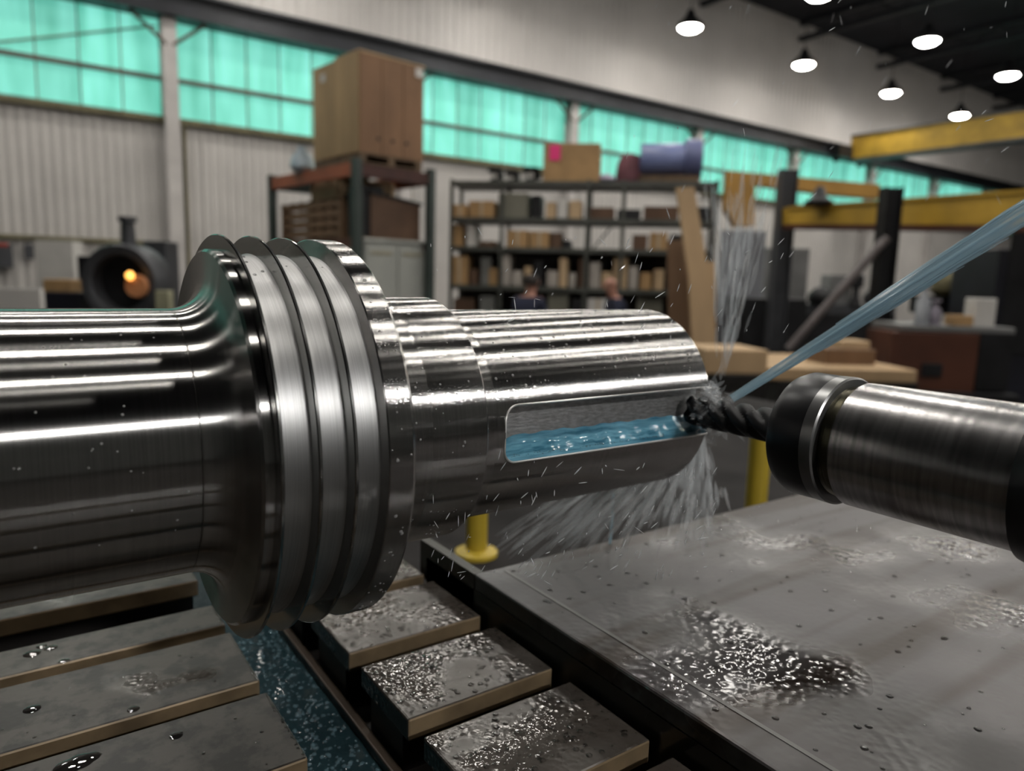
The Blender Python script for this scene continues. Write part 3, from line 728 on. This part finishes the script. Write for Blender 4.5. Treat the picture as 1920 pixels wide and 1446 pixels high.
# pale cabinet below
k0, k1 = RF_.ux(682, 500, .12), RF_.ux(800, 500, .12); zk = RF_.z(740, 455, b=.12)
t = thing('steel_cabinet', 'pale two door steel cabinet standing under the pallet rack', 'cabinet', RF_.at(k0, .12, 0), RA); w = k1-k0
MB().box(0, w, 0, .55, .05, zk).obj('cabinet_body', CABW, t, None, .008)
MB().box(-.02, w+.02, -.03, .57, zk, zk+.035).obj('cabinet_top', plain('cabinet_top_paint', (.50, .51, .48), .5), t, None, .006)
for i in range(2):
    d = MB().box(.02+i*(w/2), w/2-.01+i*(w/2), -.02, 0, .1, zk-.05).obj('door', CABW, t, None, .004)
    MB().box(.08+i*w/2, w/2-.08+i*w/2, -.026, -.02, zk-.16, zk-.12).obj('label_strip', plain('tan_strip', (.36, .33, .24), .6), d)
    MB().tube([(w/2-.05+i*.1, -.05, zk*.5), (w/2-.05+i*.1, -.05, zk*.5+.12)], .008, 6).obj('handle', BLACK, d)

# ---------------------------------------------------------------- shelving with boxes
SF = Frame(pix(1090, 450, 10.3), ANGV+R_(-9))
sl, sr = SF.ux(846), SF.ux(1338)
SHELF_PY = [340, 410, 466, 540]           # front edge rows of the boards at mid-width
SZ = [SF.z(1090, y, 0) for y in SHELF_PY] + [.55]
unit = thing('shelving_unit', 'long grey green steel shelving unit crowded with boxes', 'shelving', SF.O, SF.ang)
for px in (846, 940, 1100, 1166, 1338):
    a = SF.ux(px)
    for b in (0, .62): MB().box(a-.025, a+.025, b-.025, b+.025, 0, SZ[0]+.02).obj('upright', GREYSH, unit)
for z in SZ: MB().box(sl, sr, -.03, .66, z-.07, z).obj('shelf_board', GREYSH, unit, None, .006)
MB().box(sl, sr, .64, .66, .2, SZ[2]-.07).obj('dark_backing', plain('shelf_dark_backing', (.05, .04, .032), .7), unit)  # dark sheet added to darken the lower shelves against the bright wall
for (pa, pb, i) in ((1105, 1150, 1),):
    MB().tube([(SF.ux(1105), .6, SZ[2]), (SF.ux(1150), .6, SZ[1])], .015, 6).obj('cross_brace', GREYSH, unit)
CM = dict(c=(CARD, 'cardboard'), l=(CARDL, 'light cardboard'), w=(WHITE, 'white'), g=(GREYB, 'grey'), b=(BROWN, 'brown'), k=(BLACK, 'black'), o=(OLGREY, 'olive grey'), t=(TIMBD, 'brown wooden'))
ORD = ['first', 'second', 'third', 'fourth', 'fifth', 'sixth', 'seventh', 'eighth', 'ninth', 'tenth', 'eleventh', 'twelfth', 'thirteenth', 'fourteenth', 'fifteenth', 'sixteenth', 'seventeenth', 'eighteenth']
LVL = ['top', 'upper', 'middle', 'lower', 'bottom']
rows = {
 1: [(848, 874, 383, 'c'), (876, 925, 376, 'c'), (932, 988, 362, 'o'), (992, 1012, 365, 'k'), (1020, 1040, 378, 'l'), (1042, 1062, 374, 'w'), (1064, 1088, 376, 'l'), (1094, 1150, 388, 'b'), (1154, 1200, 392, 'k'), (1204, 1270, 386, 'b'), (1288, 1330, 388, 'k')],
 2: [(846, 866, 420, 'c'), (872, 890, 415, 'w'), (896, 930, 452, 'b'), (950, 990, 432, 'c'), (992, 1030, 434, 'c'), (1032, 1052, 436, 'b'), (1054, 1070, 450, 'k'), (1185, 1215, 440, 'b'), (1218, 1252, 436, 'c'), (1258, 1320, 440, 'k')],
 3: [(846, 878, 480, 'c'), (880, 896, 505, 'b'), (900, 920, 482, 'g'), (916, 934, 503, 'c'), (940, 958, 478, 'w'), (960, 980, 508, 'w'), (984, 998, 500, 'l'), (1002, 1020, 490, 'k'), (1026, 1048, 508, 'w'), (1050, 1066, 484, 'l'), (1068, 1082, 512, 'w'), (1086, 1104, 482, 'b'), (1106, 1128, 492, 'w'), (1130, 1150, 510, 'l'), (1152, 1180, 482, 'l'), (1182, 1200, 500, 'w'), (1204, 1226, 512, 'c'), (1230, 1250, 505, 'l'), ],
 4: [(850, 890, 560, 'b'), (900, 930, 555, 'g'), (1030, 1070, 552, 'o'), (1076, 1100, 562, 'k'), (1106, 1146, 560, 'w'), (1200, 1250, 550, 'o')],
}
for lv, items in rows.items():
    for i, (x0, x1, yt, c) in enumerate(items):
        m, cn = CM[c]; u0, u1 = SF.ux(x0), SF.ux(x1); z1 = max(SF.z((x0+x1)/2, yt), SZ[lv]+.06); d0 = random.uniform(.0, .08)
        lab = '%s box, %s from the left on the %s shelf of the shelving unit' % (cn, ORD[i], LVL[lv])
        if c == 'w' and lv == 3: m = plain('darker_white', (.42, .38, .34), .7)  # white boxes on this level get a darker tone
        z1 = min(z1, SZ[lv-1]-.09)
        o = fbox(SF, 'storage_box', lab, 'box', u0+.006, u1-.006, d0, d0+.42, SZ[lv], z1, m, 'boxes on the shelving unit')
        if c in 'clw':
            MB().box(-.02, .02, -.2125, -.205, 0, z1-SZ[lv]).obj('tape', plain('tape_'+str(lv)+str(i), (.5, .4, .28), .4), o) if (x1-x0) > 24 else None
# goods on the top board
zt0 = SZ[0]
def top_z(px, py): return SF.z(px, py)
a0, a1 = SF.ux(1014), SF.ux(1118)
bx = fbox(SF, 'cardboard_box', 'cardboard box with a bright pink sticker on top of the shelving', 'box', a0, a1, .02, .55, zt0, top_z(1066, 268), CARD)
hb = top_z(1066, 268)-zt0; wb = a1-a0
MB().box(-wb/2+.08, -wb/2+.24, -.275, -.266, hb*.55, hb*.96).obj('sticker', PINK, bx, None, .01)
MB().box(-wb/2, wb/2, -.03, .03, hb, hb+.006).obj('tape', plain('box_tape', (.45, .33, .2), .4), bx)
for i, (x0, x1, yt, lab) in enumerate(((905, 935, 312, 'leftmost black pipe fitting on top of the shelving unit'), (938, 966, 318, 'middle black pipe fitting on top of the shelving unit'), (970, 1006, 310, 'right black pipe fitting beside the pink stickered box'))):
    c = SF.at((SF.ux(x0)+SF.ux(x1))/2, .25, zt0); r = (SF.ux(x1)-SF.ux(x0))/2; h = top_z(x0, yt)-zt0
    t = thing('pipe_fitting', lab, 'fitting', c, SF.ang, 'pipe fittings on the shelving')
    MB().lathe([(0, r), (.03, r), (.05, r*.45), (h-.06, r*.45), (h-.04, r*.95), (h, r*.95)], 16, 'z').obj('flanged_body', BLACK, t, 30)
    MB().tube([(0, 0, h*.5), (r*1.0, 0, h*.5)], r*.4, 10).obj('side_branch', BLACK, t)
    MB().lathe([(-r*.5, 0), (-r*.5, r*.32), (-r*.44, r*.34), (-r*.44, 0)], 12, 'y').obj('white_cap', WHITE, t, None, 0, (0, 0, h*.5))
rl = SF.at((SF.ux(1190)+SF.ux(1300))/2, .28, zt0); rr_ = (top_z(1250, 262)-zt0)*.46; hl = (SF.ux(1296)-SF.ux(1192))/2
t = thing('wrapped_roll', 'large roll in blue wrap lying on its side on the shelving', 'roll', rl, SF.ang)
MB().lathe([(-hl, 0), (-hl, rr_*.8), (-hl+.03, rr_*.86), (hl*.6, rr_*.86), (hl*.62, rr_*.86), (hl*.62, 0)], 32, 'x').obj('roll_body', BLUEP, t, 40, 0, (0, 0, rr_+.08))
MB().lathe([(hl*.6, 0), (hl*.6, rr_*1.02), (hl*.66, rr_*1.08), (hl+.06, rr_*1.08), (hl+.09, rr_*.98), (hl+.09, 0)], 32, 'x').obj('drum_end', BLUED, t, 40, 0, (0, 0, rr_+.08))
MB().box(-hl, hl+.05, -.2, .2, 0, .10).obj('cradle', PALW, t)
mr_ = SF.at((SF.ux(1156)+SF.ux(1192))/2, .3, zt0)
t = MB(); t.lathe([(0, .12), (.03, .19), (.12, .20), (.28, .18), (.40, .13), (.44, .0)], 16, 'z')
tag(t.obj('cloth_bundle', MAROON, None, 50, 0, mr_), 'maroon cloth bundle beside the blue wrapped roll', 'bundle')
t = MB(); t.lathe([(0, .10), (.05, .15), (.10, .12), (.14, .0)], 12, 'z')
tag(t.obj('plastic_bag', plain('lilac_bag', (.45, .42, .55), .4), None, 50, 0, SF.at(SF.ux(1130), .2, zt0)), 'small lilac plastic bag between the box and maroon bundle', 'bag')

# ---------------------------------------------------------------- timber in front of the shelving
def board(name, label, pts, d, th, mat, cat='board'):
    def fp(px): a, b = pix(px, 700, d).z, pix(px, 800, d).z; return 700+100*a/(a-b)
    pts = [(x, fp(x) if y == 760 else y) for x, y in pts]
    q = [pix(x, y, d) for x, y in pts]; c = sum(q, Vector())/len(q); base = Vector((c.x, c.y, min(p.z for p in q)))
    return tag(MB().prism([p-base for p in q], HF*th).obj(name, mat, None, None, 0, base), label, cat)
board('timber_board', 'tall pale timber board leaning against the shelving end', [(1268, 352), (1302, 350), (1330, 520), (1344, 760), (1306, 760), (1292, 520)], 8.2, .06, TIMB)
board('timber_board', 'shorter wide pale plank standing behind the leaning board', [(1302, 494), (1340, 490), (1346, 760), (1310, 760)], 8.35, .05, TIMB)
board('timber_board', 'dark brown plank upright at the end of the shelving', [(1252, 452), (1288, 448), (1300, 760), (1258, 760)], 8.6, .06, TIMBD)
FC = lambda px, py, d, a=0: Frame(pix(px, py, d), ANGV+R_(a))
def dw(px, py, y=15.75): return y/ray(px, py).y
def cbox(name, label, cat, x0, x1, y0, y1, d, dep, mat, a=0, group=None, bevel=.01, fl=0):
    F = FC((x0+x1)/2, (y0+y1)/2, d, a); u0, u1 = F.ux(x0, (y0+y1)/2), F.ux(x1, (y0+y1)/2); xm = (x0+x1)/2
    return fbox(F, name, label, cat, u0, u1, 0, dep, 0 if fl else F.z(xm, y1, 0), F.z(xm, y0, 0), mat, group, bevel)
F = FC(1390, 680, 5.2)
t = cbox('timber_beam', 'thick pale timber beam end lying behind the cutter spray', 'beam', 1322, 1440, 656, 702, 5.2, .5, TIMB, 8)
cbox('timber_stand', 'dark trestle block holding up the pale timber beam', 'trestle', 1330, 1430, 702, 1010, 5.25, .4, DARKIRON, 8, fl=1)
cbox('work_table', 'wooden topped work table beyond the tool holder', 'table', 1438, 1720, 692, 716, 5.6, 1.2, TIMB, 4)
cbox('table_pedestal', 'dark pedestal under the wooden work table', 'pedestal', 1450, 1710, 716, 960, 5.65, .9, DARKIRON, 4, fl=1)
cbox('wooden_chock', 'brown wooden chock lying on the work table', 'chock', 1548, 1642, 655, 690, 5.9, .35, TIMBD, 4)
cbox('parts_box', 'pale cardboard tray with blue handle on the table', 'tray', 1580, 1632, 640, 656, 5.95, .25, CARDL, 4)
# ---------------------------------------------------------------- jib cranes, gantry posts
def hexpx(A, B, th):      # beam from end A to end B: each (px, ytop, ybot, depth)
    (xa, ta, ba, da), (xb, tb, bb, db) = A, B; e = HF*th
    return [pix(xa, ba, da), pix(xb, bb, db), pix(xb, bb, db)+e, pix(xa, ba, da)+e, pix(xa, ta, da), pix(xb, tb, db), pix(xb, tb, db)+e, pix(xa, ta, da)+e]
def beam(name, label, cat, A, B, th, mat, flange=None):
    h = hexpx(A, B, th); base = h[0].copy(); t = thing(name, label, cat, base)
    MB().hexa([p-base for p in h]).obj('beam_web', mat, t, None, .01)
    if flange:
        lo = [p-base for p in h[:4]]; e = -HF*.06; dn = Vector((0, 0, -flange))
        MB().hexa([lo[0]+e+dn, lo[1]+e+dn, lo[2]+dn, lo[3]+dn, lo[0]+e, lo[1]+e, lo[2], lo[3]]).obj('bottom_flange', REDBR, t)
        hi = [p-base for p in h[4:]]; up_ = Vector((0, 0, .03))
        MB().hexa([hi[0]+e, hi[1]+e, hi[2], hi[3], hi[0]+e+up_, hi[1]+e+up_, hi[2]+up_, hi[3]+up_]).obj('top_flange', mat, t)
    return t
# overhead crane girder spanning the hall
q0 = on_y(1602, 282, 15.3); xg = q0.x; zg1, zg0 = z_at(1620, 258, q0), z_at(1612, 304, q0)
g = thing('crane_girder', 'yellow overhead crane girder reaching across to the runway beam', 'crane', (xg, 15.3, zg0))
hh = zg1-zg0
MB().box(-.25, .25, -14, .0, .08, hh).obj('girder_web', YELC, g)
MB().box(-.32, .32, -14, .0, 0, .08).obj('bottom_flange', STEELG, g)
MB().box(-.30, .30, -14, .0, hh, hh+.06).obj('top_flange', STEELG, g)
MB().box(-1.1, 1.1, -.1, .35, hh*.1, hh*.6).obj('end_truck', BLACK, g)
for s in (-.8, .8): MB().lathe([(-.06, .16), (.06, .16)], 20, 'y').obj('wheel', BLACK, g, None, 0, (s, .2, .1))
beam('jib_boom', 'yellow jib crane boom rising toward the right edge', 'crane', (1476, 393, 421, 9.0), (1990, 358, 424, 6.0), .18, YELC, .05)
board('lifting_frame', 'ochre C shaped lifting frame in front of the green windows', [(1366, 320), (1650, 346), (1652, 372), (1560, 364), (1416, 346), (1414, 424), (1380, 424), (1362, 392)], 9.6, .2, YELB, 'lifting frame')
def post(name, label, x0, y0, x1, y1, w, d, mat, cat='post'):
    p = pix(x0, y0, d); base = Vector((p.x, p.y, 0)); hw = w*d/FPX/2
    t = thing(name, label, cat, base, ANGV)
    MB().box(-hw, hw, -hw*.15, hw*.15, 0, p.z).obj('post_web', mat, t)
    for s in (-1, 1): MB().box(s*hw-.012 if s > 0 else -hw, hw if s > 0 else -hw+.012, -hw, hw, 0, p.z).obj('post_flange', mat, t)
    MB().box(-hw*1.6, hw*1.6, -hw*1.6, hw*1.6, 0, .02).obj('base_plate', mat, t)
    return t
post('steel_column', 'dark grey steel post carrying the yellow jib boom', 1478, 318, 1462, 660, 30, 9.15, STEELG)
post('steel_column', 'black steel post beside the brown cabinet', 1672, 352, 1652, 676, 32, 7.2, BLACK)
dbm = MB(); p0, p1 = pix(1664, 445, 7.2), pix(1478, 655, 7.6); dbm.tube([(0, 0, 0), p0-p1], .045, 8)
tag(dbm.obj('diagonal_brace', plain('pinkish_grey_steel', (.16, .14, .14), .5), None, 50, 0, p1), 'grey diagonal steel brace running up to the black post', 'brace')
h0 = pix(1535, 386, 8.4); t = thing('chain_hoist', 'small black chain hoist trolley sitting on the jib boom', 'hoist', h0, ANGV)
MB().lathe([(0, .13), (.05, .15), (.10, .08), (.20, .05), (.24, .0)], 14, 'z').obj('hoist_body', BLACK, t, 40)
MB().tube([(-.16, 0, .02), (.16, 0, .03)], .035, 8).obj('trolley_axle', BLACK, t)
cbox('sheet_screen', 'tall blue grey sheet metal screen behind the spray plume', 'screen', 1346, 1430, 432, 640, 11.2, .06, BLGREY, 0, fl=1)
cbox('electrical_cabinet', 'grey electrical cabinet between screen and jib post', 'cabinet', 1432, 1512, 465, 640, 11.6, .4, BENCH, 0, fl=1)
cbox('dark_machine', 'dark machine block at the foot of the jib post', 'machine', 1392, 1510, 560, 660, 9.9, .6, BLACK, 6, fl=1)
# benches and far clutter on the right
t = cbox('work_bench', 'long dark work bench in the far background', 'bench', 1500, 1680, 572, 590, 12.0, .8, STEELG)
cbox('dark_block', 'dark cupboard beneath the far work bench', 'bench', 1505, 1675, 590, 690, 12.05, .7, BLACK, fl=1)  # plain black box filling the space under the bench top
cbox('bench_grinder', 'grey machine housing standing on the far work bench', 'machine', 1556, 1596, 516, 572, 12.1, .4, BENCH)
def blob(name, label, cat, px, py, d, r, h, mat, prof=None):
    b = pix(px, py, d); prof = prof or [(0, .7), (.25, 1), (.6, .95), (.85, .6), (1, .35), (1, 0)]
    return tag(MB().lathe([(z*h, q*r) for z, q in prof], 18, 'z').obj(name, mat, None, 45, 0, b), label, cat)
blob('motor_housing', 'black rounded motor on the left end of the far bench', 'motor', 1536, 572, 12.05, .20, .30, BLACK)
blob('bench_vice', 'black vice clamped on the far bench beside the grey housing', 'vice', 1602, 572, 12.0, .10, .50, BLACK, [(0, 1), (.3, .6), (.55, .5), (.6, 1.1), (.95, 1.1), (1, .8), (1, 0)])
blob('motor_housing', 'grey ribbed motor near the black post on the far bench', 'motor', 1636, 572, 12.0, .16, .26, STEELG)
cbox('work_bench', 'grey bench with clutter behind the black machine', 'bench', 1690, 1905, 612, 624, 6.4, .7, BENCH, -6)
t = cbox('tool_cabinet', 'red brown steel cabinet with a black bracket under the bench', 'cabinet', 1668, 1832, 624, 736, 6.45, .6, REDBR, -6)
mm = t.dimensions
MB().box(-.10, .08, -.32, -.30, .14, .26).obj('bracket', BLACK, t, None, .01)
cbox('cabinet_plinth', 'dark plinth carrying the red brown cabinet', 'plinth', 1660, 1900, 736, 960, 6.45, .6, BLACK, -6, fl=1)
cbox('dark_block', 'black block added as the dark right side of the red brown cabinet', 'cabinet side', 1834, 1896, 624, 736, 6.4, .6, BLACK, -6)  # added black box, gives the brown cabinet its dark right side
t = cbox('machine_cabinet', 'tall black machine cabinet at the right edge of the photo', 'cabinet', 1842, 2000, 468, 1000, 7.2, .9, NAVY, -6, fl=1)
MB().box(-.30, .30, -.46, -.45, 1.0, 2.2).obj('door', BLACK, t, None, .01)
cbox('white_box', 'upright white box on the grey bench', 'box', 1828, 1868, 560, 613, 6.5, .2, WHITE, -6)
blob('spray_bottle', 'pale plastic bottle standing on the grey bench', 'bottle', 1727, 612, 6.55, .06, .38, plain('pale_plastic', (.4, .42, .46), .4), [(0, .9), (.05, 1), (.6, 1), (.75, .4), (.9, .4), (.95, .8), (1, .7), (1, 0)])
blob('spray_bottle', 'lilac plastic bottle beside the pale bottle on the bench', 'bottle', 1750, 612, 6.55, .055, .24, plain('lilac_plastic', (.3, .27, .33), .4), [(0, .9), (.05, 1), (.6, 1), (.75, .4), (.9, .4), (.95, .8), (1, .7), (1, 0)])
cbox('parts_bin', 'orange brown parts bin in front of the white box', 'bin', 1790, 1826, 592, 612, 6.45, .2, CARD, -6)
cbox('work_bench', 'black bench edge behind the white box', 'bench', 1740, 1830, 556, 590, 8.2, .5, BLACK, -6)
blob('sack', 'olive cloth sack slumped on the black bench', 'sack', 1782, 556, 8.3, .22, .27, plain('olive_sack', (.12, .105, .05), .8))

# ---------------------------------------------------------------- left: round machine with warm lamp, wall boxes
LD = 7.0
mc = pix(236, 530, LD)
t = thing('round_machine', 'dark round machine head with a stub on top near the wall', 'machine', (mc.x, mc.y, 0), ANGV)
rz = mc.z; ro = 72*LD/FPX
ring = MB(); ring.lathe([(-.12, ro*.70), (-.14, ro*.78), (-.14, ro*.95), (-.10, ro), (.20, ro), (.24, ro*.9), (.24, ro*.7)], 40, 'y', True); ring.obj('round_housing', STEELG, t, 40, 0, (0, 0, rz))
dsk = MB(); dsk.lathe([(.05, 0), (.05, ro*.72), (.12, ro*.72), (.12, 0)], 40, 'y'); dsk.obj('face_plate', BLACK, t, 40, 0, (0, 0, rz))
st = MB(); st.lathe([(0, .07), (.22, .06), (.225, .085), (.27, .085), (.275, .0)], 20, 'z'); st.obj('stub_pipe', STEELG, t, 40, 0, (.02, .05, rz+ro*.96))
MB().box(-.3, .35, -.2, .5, 0, rz-ro*.9).obj('machine_base', BLACK, t, None, .02)
MB().lathe([(-.03, 0), (-.03, .10), (.03, .11), (.03, 0)], 24, 'y').obj('copper_disc', COPPER, t, 40, 0, (.19, -.16, rz-.03))
MB().lathe([(-.035, 0), (-.03, .028), (0, .04), (0, 0)], 20, 'y').obj('lamp_bulb', GLOWE, t, 40, 0, (.15, -.20, rz+.07))
cbox('grey_cabinet', 'dark grey cabinet standing behind the round machine head', 'machine', 270, 312, 452, 560, 7.6, .3, STEELG, fl=1)
cbox('cloth_cover', 'pale yellow green cloth hanging right of the round machine', 'cloth', 292, 318, 545, 640, 6.8, .1, plain('pale_cloth', (.34, .33, .22), .8), fl=1)
cbox('dark_toolbox', 'black toolbox on the bench left of the round machine', 'toolbox', 84, 150, 548, 600, 7.0, .4, NAVY, fl=1)
cbox('cardboard_tray', 'yellow cardboard tray on the black toolbox', 'tray', 80, 130, 524, 548, 7.05, .3, CARD)
cbox('black_duct', 'black square duct between wall and round machine', 'duct', 146, 178, 480, 560, 8.6, .3, BLACK, fl=1)
t = cbox('switch_box', 'grey electrical switch box with red mark on the left wall', 'switch box', -22, 24, 456, 502, dw(0, 480), .2, STEELG, YAW*57.2958)
MB().box(-.12, .12, -.105, -.1, .38, .43).obj('red_mark', plain('red_mark_paint', (.5, .05, .03), .5), t)
cbox('wall_socket_box', 'small dark blue grey box on the wall beside the switch box', 'socket box', 46, 64, 458, 486, dw(55, 470, 15.8), .12, STEELG, YAW*57.2958)
cbox('white_cabinet', 'white wall cabinet left of the dark round machine', 'cabinet', 70, 140, 452, 600, 12.3, .3, WHITE, fl=1)
cbox('low_partition', 'low white partition with a row of dark knobs', 'partition', -60, 78, 540, 640, 11.4, .1, SIDING2, fl=1)

# ---------------------------------------------------------------- two people working by the shelving
def person(label, px, py, d, hgt, rotz, hair, lean):
    F = pix(px, py, d); root = thing('person', label, 'person', (F.x, F.y, 0), rotz)
    k = hgt/1.75
    J = {'pel': (0, 0, .95), 'chest': (0, -.02-lean*.4, 1.30), 'neck': (0, -.03-lean, 1.47), 'chin': (0, -.06-lean*1.3, 1.56), 'head': (0, -.06-lean*1.4, 1.66), 'crown': (0, -.04-lean*1.4, 1.73),
         'sl': (.18, -.03-lean*.8, 1.42), 'el': (.25, -.06-lean, 1.14), 'wl': (.17, -.28-lean, 1.06), 'sr': (-.18, -.03-lean*.8, 1.42), 'er': (-.25, -.06-lean, 1.14), 'wr': (-.17, -.28-lean, 1.06),
         'hl': (.10, 0, .90), 'kl': (.11, -.02, .50), 'al': (.11, .02, .08), 'tl': (.12, -.14, .04), 'hr': (-.10, 0, .90), 'kr': (-.11, -.02, .50), 'ar': (-.11, .02, .08), 'tr': (-.12, -.14, .04)}
    Rr = {'pel': .14, 'chest': .155, 'neck': .06, 'chin': .075, 'head': .095, 'crown': .06, 'sl': .075, 'el': .048, 'wl': .032, 'sr': .075, 'er': .048, 'wr': .032, 'hl': .095, 'kl': .06, 'al': .045, 'tl': .038, 'hr': .095, 'kr': .06, 'ar': .045, 'tr': .038}
    E = [('pel', 'chest'), ('chest', 'neck'), ('neck', 'chin'), ('chin', 'head'), ('head', 'crown'), ('chest', 'sl'), ('sl', 'el'), ('el', 'wl'), ('chest', 'sr'), ('sr', 'er'), ('er', 'wr'), ('pel', 'hl'), ('hl', 'kl'), ('kl', 'al'), ('al', 'tl'), ('pel', 'hr'), ('hr', 'kr'), ('kr', 'ar'), ('ar', 'tr')]
    for s, w in ((1, 'wl'), (-1, 'wr')):          # palm, four fingers and a thumb
        x, y, z = J[w]; J[w+'p'] = (x-s*.01, y-.07, z-.01); Rr[w+'p'] = .03; E.append((w, w+'p'))
        for i in range(4):
            q = w+'f%d' % i; J[q] = (x-s*.01+(i-1.5)*.019, y-.125, z-.015); J[q+'t'] = (x-s*.01+(i-1.5)*.019, y-.155-.008*(i in (1, 2)), z-.04); Rr[q] = .009; Rr[q+'t'] = .007
            E += [(w+'p', q), (q, q+'t')]
        J[w+'th'] = (x-s*.055, y-.08, z-.005); J[w+'tt'] = (x-s*.065, y-.11, z-.015); Rr[w+'th'] = .011; Rr[w+'tt'] = .008; E += [(w+'p', w+'th'), (w+'th', w+'tt')]
    names = list(J); me = bpy.data.meshes.new('body'); me.from_pydata([tuple(c*k for c in J[n]) for n in names], [(names.index(a), names.index(b)) for a, b in E], [])
    o = link('body', me, root)
    sk = o.modifiers.new('skin', 'SKIN'); sk.use_smooth_shade = True
    for i, n in enumerate(names): me.skin_vertices[0].data[i].radius = (Rr[n]*k, Rr[n]*k); me.skin_vertices[0].data[i].use_root = (n == 'pel')
    o.modifiers.new('sub', 'SUBSURF').levels = 2
    bpy.context.view_layer.update(); dg = bpy.context.evaluated_depsgraph_get()
    m2 = bpy.data.meshes.new_from_object(o.evaluated_get(dg)); o.modifiers.clear(); o.data = m2
    m2.materials.clear()
    for m in (SKIN, SHIRT, TROUS): m2.materials.append(m)
    for p in m2.polygons:
        c = p.center/k; p.material_index = 0 if (c.z > 1.475 or (abs(c.x) > .12 and c.y < -.12-lean and c.z > .9)) else (1 if c.z > .93 else 2)
        p.use_smooth = True
    hx, hy, hz = J['head']
    if hair:
        hm = MB(); hm.lathe([(-.03, .100), (.02, .106), (.06, .098), (.095, .065), (.11, 0)], 20, 'z')
        hm.obj('hair', HAIR, root, 50, 0, (0, (hy+.02)*k, hz*k))
    fm = MB(); fm.lathe([(-.03, .010), (0, .014), (.03, .006), (.035, 0)], 8, 'z'); fm.obj('nose', SKIN, root, 50, 0, (0, (hy-.10)*k, (hz-.03)*k))
    for s in (-1, 1):
        MB().lathe([(-.03, .0), (-.02, .012), (.01, .016), (.03, .010), (.035, 0)], 8, 'z').obj('ear', SKIN, root, 50, 0, (s*.098*k, hy*k, hz*k))
        MB().lathe([(-.006, 0), (0, .010), (.006, 0)], 8, 'z').obj('eye', BLACK, root, 50, 0, (s*.034*k, (hy-.09)*k, (hz+.005)*k))
    return root
person('person with dark hair in a navy shirt bending at the shelving', 988, 545, 9.0, 1.66, -YAW+R_(150), True, .05)
person('person with bare head in a navy shirt side-on by the shelving', 1166, 545, 8.9, 1.68, YAW*-1+R_(-80), False, .07)
